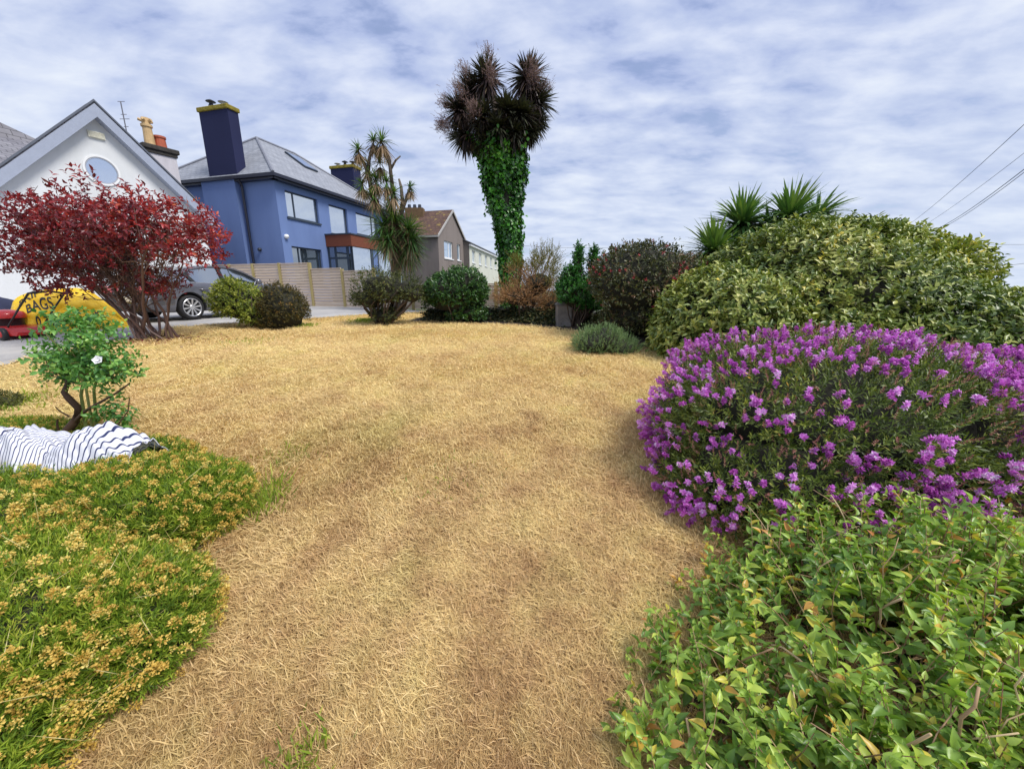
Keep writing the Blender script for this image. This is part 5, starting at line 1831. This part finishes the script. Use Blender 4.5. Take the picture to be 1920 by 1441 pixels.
yg = LM('yellow_green_leaf', [(0, (.03, .05, .012)), (.35, (.10, .14, .022)), (.7, (.24, .28, .045)), (1, (.42, .42, .09))], .25, .45, .4)
b0 = onground(480, 612)
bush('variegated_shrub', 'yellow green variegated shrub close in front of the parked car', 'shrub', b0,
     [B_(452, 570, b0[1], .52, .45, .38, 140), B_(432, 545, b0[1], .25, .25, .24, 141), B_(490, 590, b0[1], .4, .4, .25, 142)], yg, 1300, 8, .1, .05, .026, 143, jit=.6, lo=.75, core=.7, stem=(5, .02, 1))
bg_ = LM('russet_green_leaf', [(0, (.02, .022, .01)), (.4, (.055, .052, .016)), (.75, (.12, .09, .022)), (1, (.26, .13, .035))], .2, .5, .35)
b0 = onground(528, 614)
bush('clipped_shrub', 'rounded russet brown clipped shrub beside the yellow green one', 'shrub', b0,
     [B_(532, 576, b0[1], .46, .44, .43, 144, .22), B_(520, 600, b0[1], .36, .36, .22, 145, .1)], bg_, 1500, 8, .08, .032, .016, 146, jit=.5, lo=.8, core=.78, stem=(5, .02, 1))
ol = LM('olive_leaf', [(0, (.015, .025, .01)), (.4, (.05, .062, .018)), (.8, (.115, .13, .035)), (.97, (.2, .2, .06)), (1, (.4, .08, .05))], .2, .45, .4)
b0 = onground(722, 608)
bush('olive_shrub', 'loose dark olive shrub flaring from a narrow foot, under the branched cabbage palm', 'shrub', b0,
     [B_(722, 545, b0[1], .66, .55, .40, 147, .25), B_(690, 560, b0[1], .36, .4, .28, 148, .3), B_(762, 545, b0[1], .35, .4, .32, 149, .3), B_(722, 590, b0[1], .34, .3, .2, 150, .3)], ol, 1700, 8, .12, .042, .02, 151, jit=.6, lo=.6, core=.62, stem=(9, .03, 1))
dg_ = LM('glossy_dark_leaf', [(0, (.012, .03, .01)), (.45, (.03, .085, .02)), (.8, (.07, .16, .03)), (1, (.16, .24, .045))], .15, .32, .55)
b0 = onground(860, 604)
bush('evergreen_shrub', 'dense rounded glossy dark green shrub at the back of the lawn', 'shrub', b0,
     [B_(856, 548, b0[1] + .1, .68, .55, .43, 152, .26), B_(875, 585, b0[1] + .1, .42, .4, .24, 153, .14)], dg_, 1700, 8, .1, .055, .03, 154, jit=.5, lo=.85, core=.8, stem=(5, .025, 1))
# tall green upright shrub
ug = LM('upright_green_leaf', [(0, (.012, .045, .01)), (.45, (.03, .125, .02)), (.8, (.07, .21, .035)), (1, (.14, .27, .06))], .25, .4, .45)
b0 = onground(1085, 616)
bush('upright_shrub', 'tall narrow bright green shrub with two leafy spires against the sky', 'shrub', b0 + [0, .3, 0],
     [B_(1075, 548, b0[1] + .3, .30, .32, .34, 155, .25), B_(1084, 495, b0[1] + .3, .085, .10, .38, 156, .2, 14, 6), B_(1113, 496, b0[1] + .35, .085, .10, .38, 157, .2, 14, 6), B_(1068, 520, b0[1] + .3, .13, .16, .18, 158, .3),
      B_(1100, 560, b0[1] + .3, .3, .3, .4, 159, .25)], ug, 1500, 8, .13, .055, .028, 160, upb=.8, jit=.4, lo=.75, core=.7, stem=(5, .02, 1))


# tan dying tamarisk like shrub
def tan_shrub():
    r = rng(165)
    b0 = onground(985, 602)
    tm = LM('tan_feather', [(0, (.11, .055, .03)), (.4, (.24, .13, .07)), (.8, (.40, .24, .13)), (1, (.5, .34, .2))], .25, .7, .2)
    gm_ = LM('olive_feather', [(0, (.05, .055, .015)), (.5, (.13, .125, .03)), (1, (.24, .21, .06))], .25, .7, .2)
    t = thing('feathery_shrub', 'half dead feathery tan and olive shrub at the foot of the ivy clad palm', 'shrub', b0)
    bl = [B_(975, 558, b0[1], .55, .45, .27, 166, .3), B_(1010, 530, b0[1] + .1, .45, .4, .33, 167, .3), B_(965, 505, b0[1] + .1, .12, .15, .24, 168, .3), B_(1020, 500, b0[1] + .1, .3, .3, .33, 169, .35), B_(1035, 570, b0[1], .35, .3, .3, 170, .3)]
    fb = FB()
    P, Nn = shell(r, bl, 2600, .5, 1.1, -.6, .03)
    S = unit(Nn * .7 + [0, 0, .9] + r.normal(size=P.shape) * .5)
    S[P[:, 2] < b0[2] + .7, 2] *= .3
    S = unit(S)
    sl = r.uniform(.1, .28, len(P))
    m = 14
    Q, D, N2, tt = sprigs(r, P, S, m, sl, (15, 35), .3)
    k = len(Q)
    w = np.repeat(wav(P, 171, 2.0) + .9 * (P[:, 0] - at(985, 560, b0[1])[0]) + .5 * (P[:, 2] - b0[2] - .9), m)
    hue = np.clip(np.repeat(r.uniform(0, 1, len(P)), m) * .6 + r.uniform(0, .4, k), 0, 1)
    for sel, mi in ((w < .35, 0), (w >= .35, 1)):
        place(fb, T_flat(.05, .5), Q[sel], D[sel], N2[sel], .05 * r.uniform(.6, 1.2, sel.sum()), .008, hue[sel], mi)
    for b in bl[:2] + bl[4:]:
        V, T = b.core(.6); V[:, 2] = np.maximum(V[:, 2], g(V[:, 1]) + .02); fb.add(V, T, .2, 2)
    fb.build('foliage', [tm, gm_, SHADECORE], t)
    sb = FB(); stems(sb, r, b0, list(np.concatenate([b.pts(r, 8, .4, 1.0, -.3)[0] for b in bl])), .018)
    sb.build('stem', BARK, t, True)


tan_shrub()

# big dark shrub with red flowers
df = LM('dark_bronze_leaf', [(0, (.016, .018, .009)), (.4, (.045, .055, .018)), (.68, (.095, .105, .035)), (.85, (.15, .09, .055)), (1, (.19, .10, .065))], .12, .4, .45)


def dark_shrub():
    b0 = onground(1205, 640) + np.array([0, .5, 0])
    bl = [B_(1195, 525, b0[1], .78, .7, .62, 180, .18, 26, 10), B_(1255, 540, b0[1] + .2, .7, .7, .60, 181, .18, 26, 10), B_(1210, 590, b0[1], .75, .6, .42, 182, .15, 26, 10)]
    t = bush('red_flowered_shrub', 'tall dark bronze green shrub dotted with red flowers between the spires and the domed hedge', 'shrub', b0, bl, df, 3200, 8, .12, .05, .026, 183, jit=.55, lo=.82, core=.82, stem=(5, .03, 1))
    r = rng(184)
    fl = FB()
    P, Nn = shell(r, bl, 900, .97, 1.05, -.1, .5)
    keep = r.uniform(-.5, .9, len(P)) < wav(P, 186, 3.0) * 1.3 + .25 * (P[:, 2] - b0[2] - .9)
    P, Nn = P[keep], Nn[keep]
    S = unit(Nn + r.normal(size=P.shape) * .5)
    Q, D, N2, tt = sprigs(r, P, S, 9, .04, (30, 80), .6)
    k = len(Q)
    place(fl, T_flat(.1), Q, D, N2, .032, .016, r.uniform(0, 1, k))
    fl.build('flower', LM('dull_red_petal', [(0, (.12, .015, .02)), (.6, (.30, .03, .05)), (1, (.42, .10, .10))], .25), t)['kind'] = 'stuff'


dark_shrub()

# low grey green mound
gg_ = LM('grey_green_needle', [(0, (.05, .08, .035)), (.4, (.12, .19, .08)), (.75, (.22, .31, .14)), (1, (.34, .42, .24))], .2, .6, .3)
b0 = onground(1137, 668)
bush('lavender_mound', 'low grey green needle leaved mound at the right edge of the lawn', 'plant', b0 + [0, .3, 0],
     [B_(1120, 645, b0[1] + .3, .36, .3, .25, 190, .2), B_(1158, 655, b0[1] + .3, .33, .3, .18, 191, .2), B_(1135, 632, b0[1] + .3, .25, .25, .16, 192, .2)], gg_, 1500, 14, .12, .04, .006, 193, tmpl=T_flat(.03), al=(10, 35), upb=.8, jit=.4, lo=.8, core=.75)
b0 = onground(8, 762)
bush('scrubby_tuft', 'small dark scrubby tuft in the grass at the left edge', 'plant', b0,
     [Blob(b0 + [-.05, 0, .02], (.22, .14, .10), 195, .2)], LM('tuft_leaf', [(0, (.03, .03, .01)), (.6, (.08, .09, .025)), (1, (.2, .2, .06))], .2), 300, 8, .07, .03, .01, 196, core=.7)


# cabbage palms
def rosette(fb, r, c, ax, n, L, W, spread=(5, 120), droop=.3, rnd=(0, 1), mat_=0):
    ax = unit(np.array(ax, float))
    e1 = unit(np.cross(ax, [.3, .8, .2])); e2 = np.cross(ax, e1)
    u = (np.arange(n) + .5) / n
    th = np.radians(spread[0] + (spread[1] - spread[0]) * u ** .8) + r.normal(size=n) * .08
    ph = np.arange(n) * 2.39996 + r.normal(size=n) * .2
    D = ax * np.cos(th)[:, None] + (np.cos(ph)[:, None] * e1 + np.sin(ph)[:, None] * e2) * np.sin(th)[:, None]
    l = L * r.uniform(.75, 1.1, n)
    dr = droop * (.4 + u) * r.uniform(.5, 1.3, n)
    s = np.array([0, .25, .5, .75, 1.0]); wv = np.array([.7, 1.0, .9, .6, .06])
    side = unit(np.cross(D, [0, 0, 1.0]) + r.normal(size=(n, 3)) * .15)
    V = np.zeros((n, 10, 3))
    for i in range(5):
        p = c + D * (l * s[i])[:, None] + np.array([0, 0, -1.0]) * (dr * l * s[i] ** 2)[:, None]
        V[:, 2 * i] = p - side * W * wv[i] / 2; V[:, 2 * i + 1] = p + side * W * wv[i] / 2
    T0 = []
    for i in range(4):
        a = 2 * i; T0 += [[a, a + 1, a + 3], [a, a + 3, a + 2]]
    T = (np.array(T0)[None] + (np.arange(n) * 10)[:, None, None]).reshape(-1, 3)
    hue = rnd[0] + (rnd[1] - rnd[0]) * np.clip(1 - u + r.normal(size=n) * .15, 0, 1)
    fb.add(V.reshape(-1, 3), T, np.repeat(hue, 10), mat_)


sw_m = LM('sword_leaf', [(0, (.14, .10, .045)), (.15, (.06, .075, .025)), (.5, (.045, .105, .028)), (.8, (.085, .17, .045)), (1, (.17, .25, .06))], .15, .35, .5)
sd_m = LM('dusky_sword_leaf', [(0, (.10, .07, .06)), (.3, (.048, .032, .034)), (.6, (.026, .024, .022)), (1, (.05, .055, .03))], .1, .4, .45)
pl_m = LM('flower_plume', [(0, (.09, .055, .06)), (.5, (.19, .12, .125)), (1, (.32, .235, .24))], .2, .7, .2)
pb_m = m_plain('palm_bark', (.135, .11, .088), .95, .4, 8, .9, bscale=22)
dd_m = LM('dead_leaf', [(0, (.14, .095, .055)), (.5, (.27, .19, .12)), (1, (.4, .31, .21))], .15, .8, .2)


def plume(fb, r, c, ax, L, n=60, mat_=2):
    ax = unit(np.array(ax, float))
    P = c + ax * r.uniform(.0, L, n)[:, None] + r.normal(size=(n, 3)) * .05 * (1 + r.uniform(0, 1, (n, 1)))
    S = unit(ax + r.normal(size=(n, 3)) * .6)
    Q, D, N2, tt = sprigs(r, P, S, 9, .11, (15, 45), .4)
    place(fb, T_flat(.1), Q, D, N2, .026, .011, r.uniform(0, 1, len(Q)), mat_)


def ivy_palm():
    r = rng(200)
    Y = 11.0
    q = lambda u, v, d=0: at(u, v, Y + d)
    t = thing('ivy_clad_palm', 'tall cabbage palm with ivy smothered trunk and dusky bushy head against the sky', 'tree', q(958, 590))
    axis = np.array([q(955, 592), q(957, 540), q(957, 480), q(952, 420), q(946, 360), q(938, 310), q(935, 270), q(935, 235)])
    wid = np.array([.20, .22, .26, .35, .46, .56, .68, .78])     # half width of the ivy column
    tb = MB(); tb.tube(axis[:6], np.array([.16, .15, .14, .14, .15, .16]), 10)
    tb.tube([axis[5], q(905, 250), q(880, 215)], [.11, .08, .07], 8); tb.tube([axis[5], q(965, 250), q(985, 200, .2)], [.11, .09, .07], 8); tb.tube([axis[5], q(930, 230, -.2), q(925, 170)], [.11, .09, .07], 8)
    tb.build('trunk', pb_m, t, True)
    iv = LM('ivy_leaf', [(0, (.010, .035, .008)), (.4, (.03, .12, .014)), (.75, (.07, .235, .022)), (1, (.15, .33, .04))], .15, .35, .5)
    fb = FB()
    n = 16000
    s = r.uniform(0, 1, n) ** .92 * 6.4
    i = np.minimum(s.astype(int), 6); f = (s - i)[:, None]
    C_ = axis[i] * (1 - f) + axis[i + 1] * f
    w = wid[i] * (1 - f[:, 0]) + wid[i + 1] * f[:, 0]
    a = r.uniform(0, 2 * math.pi, n)
    dirs = np.column_stack([np.cos(a), np.sin(a), np.zeros(n)])
    lump = 1 + .34 * wav(np.column_stack([np.cos(a) * 1.2, np.sin(a) * 1.2, C_[:, 2] * 1.2]), 201, 2.2) + .1 * wav(np.column_stack([np.cos(a) * 1.2, np.sin(a) * 1.2, C_[:, 2]]), 202, 6)
    lump = lump + .14 * wav(np.column_stack([np.cos(a) * .9, np.sin(a) * .9, C_[:, 2]]), 206, 9.0)
    P = C_ + dirs * (w * lump * r.uniform(.74, 1.08, n))[:, None]
    keep = ~((s > 5.2) & (r.uniform(0, 1, n) < (s - 5.2) * .8))
    P, dirs = P[keep], dirs[keep]; k = len(P)
    D = unit(np.array([0, 0, -.75]) + r.normal(size=(k, 3)) * .5 + dirs * .35)
    place(fb, T_leaf(.1, .15), P, D, dirs + [0, 0, .5] + r.normal(size=(k, 3)) * .3, r.uniform(.06, .12, k), r.uniform(.055, .1, k), np.clip(r.uniform(0, .75, k) + .25 * wav(P, 203, 2.5), 0, 1))
    for j in range(5):
        V, T = tube(np.linspace(axis[j], axis[j + 1], 4), np.linspace(wid[j], wid[j + 1], 4) * .72, 14); fb.add(V, T, .2, 1)
    # trailing strands
    for _ in range(26):
        j = r.uniform(.5, 6.8); i0 = int(j)
        p = axis[i0] + (axis[min(7, i0 + 1)] - axis[i0]) * (j - i0)
        aa = r.uniform(0, 6.28); ww = np.interp(j, range(8), wid)
        k = 12
        st = p + np.array([math.cos(aa), math.sin(aa), 0]) * ww * 1.12 + np.column_stack([r.normal(size=k) * .05, r.normal(size=k) * .05, -np.linspace(0, .6, k)])
        place(fb, T_leaf(.1, .15), st, unit(np.array([0, 0, -.6]) + r.normal(size=(k, 3)) * .5), r.normal(size=(k, 3)) + [0, -.5, .5], .09, .08, r.uniform(.2, .8, k))
    fb.build('ivy', [iv, SHADECORE], t)
    cr = FB()
    heads = [(872, 240, 0, (-.8, -.1, -.15), .55), (862, 195, .1, (-.8, -.1, .5), .55), (885, 160, .2, (-.5, -.2, .8), .6), (912, 135, 0, (-.2, -.2, 1), .66), (990, 134, .1, (.2, -.2, 1), .68), (1005, 180, .1, (.8, -.2, .5), .62),
             (1000, 215, 0, (.8, -.3, .0), .5), (935, 225, -.55, (-.1, -1, .1), .5), (965, 235, -.5, (.3, -.9, 0), .45), (912, 255, -.45, (-.4, -.9, -.2), .4), (950, 195, -.5, (.1, -1, .3), .58), (905, 205, -.4, (-.4, -.9, .3), .55), (975, 200, -.45, (.4, -.9, .2), .55), (945, 195, .5, (0, .9, .3), .5), (990, 230, -.2, (.5, -.6, -.3), .42), (908, 240, -.4, (-.3, -.8, -.1), .42)]
    for u, v, d, ax, L_ in heads:
        c = q(u, v, d)
        c = c - np.array([0, 0, .14]); rosette(cr, r, c, ax, 250, L_ * .95, .052, (3, 140), .34, (0, 1), 0)
        rosette(cr, r, c - unit(np.array(ax)) * .12, np.array(ax) * .3 + [0, 0, -.7], 90, L_ * .9, .04, (10, 85), .3, (0, .6), 0); rosette(cr, r, c - unit(np.array(ax)) * .12, np.array(ax) * .3 + [0, 0, -.7], 26, L_ * .8, .03, (20, 75), .3, (0, 1), 1)
    for u, v, d, ax, l in ((850, 185, 0, (-.9, 0, .6), .3), (848, 225, 0, (-1, 0, .2), .3), (880, 135, 0, (-.5, 0, 1), .35), (918, 110, 0, (-.1, 0, 1), .4), (990, 125, -.2, (.2, -.2, 1), .3), (893, 200, -.6, (-.2, -.6, .5), .3), (1012, 160, 0, (.6, 0, .8), .3), (925, 140, -.5, (-.2, -.5, .9), .3), (1000, 140, -.3, (.2, -.5, .9), .3), (870, 165, -.2, (-.5, -.3, .8), .3), (845, 215, 0, (-1, 0, .3), .25)):
        plume(cr, r, q(u, v + 18, d), ax, l, 210)
    cr.build('crown', [sd_m, dd_m, pl_m], t)


ivy_palm()


def branched_palm():
    r = rng(210)
    Y = 13.0
    q = lambda u, v, d=0: at(u, v, Y + d)
    t = thing('branched_palm', 'scraggy many branched cabbage palm with dead leaf skirts in front of the blue house', 'tree', q(742, 575))
    tb = MB()
    tb.tube([q(742, 580), q(742, 520), q(744, 470), q(742, 430)], [.17, .17, .16, .13], 10)
    def br(pts, r0, r1): tb.tube([q(*p) for p in pts], np.linspace(r0, r1, len(pts)), 7)
    br([(742, 440), (715, 400), (698, 360), (690, 330)], .10, .05)
    br([(698, 370), (692, 330), (680, 300), (672, 285)], .07, .04)
    br([(690, 335), (692, 300), (697, 280), (700, 268)], .06, .035)
    br([(742, 440), (738, 390), (735, 345), (732, 315)], .09, .045)
    br([(735, 345), (730, 300), (722, 278), (716, 268)], .06, .035)
    br([(732, 318), (742, 300), (751, 292)], .04, .02)
    br([(742, 440), (755, 380), (752, 350), (748, 335)], .08, .03)
    br([(745, 430), (756, 388), (762, 372), (768, 352)], .07, .035)
    br([(758, 385), (768, 364), (764, 355)], .03, .02)
    tb.build('trunk', pb_m, t, True)
    cr = FB()
    hd = [(672, 280, (-.3, 0, 1), .38), (700, 262, (-.1, 0, 1), .36), (716, 264, (-.1, -.1, 1), .5), (690, 310, (-.5, -.3, .6), .42), (712, 305, (0, -.6, .8), .45), (680, 345, (-.8, -.2, .3), .4), (725, 340, (.2, -.7, .5), .5), (705, 335, (-.2, -.7, .5), .5), (768, 350, (.6, 0, .6), .3), (738, 360, (.4, -.6, .2), .45), (700, 365, (-.2, -.6, .2), .45),
          (742, 425, (0, -.5, .8), .62), (720, 425, (-.7, -.4, .4), .55), (765, 430, (.7, -.4, .3), .55), (762, 465, (.6, -.5, -.3), .62), (735, 405, (-.2, -.3, 1), .5), (728, 450, (-.5, -.7, -.1), .55), (770, 450, (.8, .2, .2), .55)]
    for i, (u, v, ax, L_) in enumerate(hd):
        c = q(u, v, r.normal() * .15)
        low = i >= 11
        rosette(cr, r, c, ax, 120 if low else 44, L_ * (1.4 if low else .95), .046 if low else .034, (4, 125 if low else 110), .35, (.0, 1), 0)
        rosette(cr, r, c - [0, 0, .12], (0, 0, -1), 60 if low else 64, L_ * 1.15, .032, (8, 70), .2, (0, 1), 1)
    rosette(cr, r, q(742, 470), (0, 0, -1), 140, .75, .035, (4, 30), .05, (0, 1), 1)
    cr.build('crown', [sw_m, dd_m], t)


branched_palm()


def hedge_palm():
    r = rng(220)
    Y = 8.6
    q = lambda u, v, d=0: at(u, v, Y + d)
    t = thing('cabbage_palm', 'cabbage palm with green sword leaf heads rising behind the domed hedge', 'tree', np.array([*q(1420, 560)[:2], .8]))
    tb = MB()
    b = np.array([*q(1425, 560)[:2], .7])
    tb.tube([b, q(1425, 500), q(1415, 460), q(1397, 410)], [.17, .15, .13, .1], 9)
    tb.tube([q(1420, 480), q(1450, 440), q(1475, 405)], [.13, .11, .09], 8)
    tb.tube([q(1420, 500), q(1375, 490), q(1350, 475)], [.1, .09, .07], 8)
    tb.tube([q(1430, 480), q(1490, 440, .3), q(1535, 410, .4)], [.1, .09, .06], 8)
    tb.build('trunk', pb_m, t, True)
    cr = FB()
    for u, v, d, ax, L_, n_ in ((1390, 424, 0, (-.15, -.2, 1), .95, 330), (1478, 414, -.1, (.15, -.2, 1), 1.0, 330), (1338, 474, -.5, (-.3, -.3, .9), .9, 280), (1530, 408, .3, (.7, 0, .6), .85, 200), (1440, 420, .1, (.1, -.6, .5), .6, 70), (1385, 470, .2, (.2, -.2, .9), .5, 50)):
        rosette(cr, r, q(u, v, d), ax, n_, L_, .062, (3, 125), .55, (.1, 1), 0)
        rosette(cr, r, q(u, v + 8, d), (0, 0, -1), 34, L_ * .7, .035, (10, 50), .1, (0, 1), 1)
    cr.build('crown', [sw_m, dd_m, pl_m], t)


hedge_palm()


# small weeds at the right edge: grey leaved stalk and an orange flower
def edge_weed():
    r = rng(230)
    b0 = np.array([2.75, 1.72, float(g(1.72))])
    t = thing('grey_weed', 'grey green leafy stalk with one orange flower at the right edge beside the purple bush', 'plant', b0)
    fb = FB(); sb = FB()
    for i in range(9):
        tip = at(r.uniform(1880, 1960), r.uniform(800, 980), 1.95 + r.uniform(-.1, .1))
        pts = curve(b0 + r.normal(size=3) * [.05, .05, 0], tip, r.normal(size=3) * .05, 7)
        sb.add(*tube(pts, np.linspace(.006, .003, 7), 5), rnd=r.uniform(.3, .9))
        S = unit(np.diff(pts, axis=0))
        Q, D, N2, tt = sprigs(r, pts[2:-1], S[2:], 7, .08, (45, 80), .4)
        place(fb, T_leaf(.15, .2), Q, D, N2, .06, .018, r.uniform(0, 1, len(Q)))
    fb.build('foliage', LM('grey_leaf', [(0, (.05, .09, .06)), (.6, (.14, .22, .15)), (1, (.3, .38, .3))], .2), t)
    sb.build('stem', PALETWIG, t, True)
    fl = FB(); c = at(1888, 936, 1.78); a = np.arange(6) * 1.047
    D = np.column_stack([np.cos(a), -.4 * np.ones(6), np.sin(a)])
    place(fl, T_leaf(.1, .2), np.repeat(c[None], 6, 0), D, np.repeat([[0, -1., .2]], 6, 0), .026, .014, .5)
    fl.build('flower', m_plain('orange_petal', (.75, .33, .02), .5, .1), t)


edge_weed()

# overhead wires and a distant pole
wm = m_plain('wire_black', (.03, .03, .035), .6)


def wire(a, b, sag, rad, label):
    pts = curve(a, b, (0, 0, -sag), 14)
    o = MB().tube(pts, rad, 5).build('overhead_wire', wm)
    tag(o, label, 'wire', 'overhead wires')


wire(at(1990, 262, 14), at(1760, 427, 34), .25, .016, 'thick lower overhead wire slanting down to the top of the domed hedge')
wire(at(1985, 272, 14), at(1755, 432, 34), .3, .013, 'wire running just under the thick slanting one')
wire(at(1990, 168, 13), at(1690, 430, 40), .3, .011, 'topmost thin wire slanting across the upper right sky')
wire(at(1990, 232, 13), at(1700, 440, 38), .3, .008, 'faint thin wire between the topmost and the thick one')
wire(at(2000, 457, 30), at(1700, 457, 40), .05, .011, 'level wire just above the right shoulder of the hedge')
wire(at(1990, 482, 20), at(1840, 500, 30), .1, .012, 'short wire low at the right edge rising to the right')
for v, lb in ((457, 'highest'), (487, 'lowest')):
    wire(at(940, v, 45), at(1230, v + 4, 45), .3, .014, lb + ' of the faint level wires behind the ivy clad palm')
t = thing('utility_pole', 'thin distant utility pole seen between the spires and the dark shrub', 'pole', (at(1147, 545, 45)[0], 45, .6))
MB().tube([at(1147, 560, 45), at(1147, 456, 45)], .1, 7).build('pole_shaft', BARK, t)
MB().tube([at(1140, 466, 45), at(1154, 466, 45)], .06, 5).build('crossarm', BARK, t)
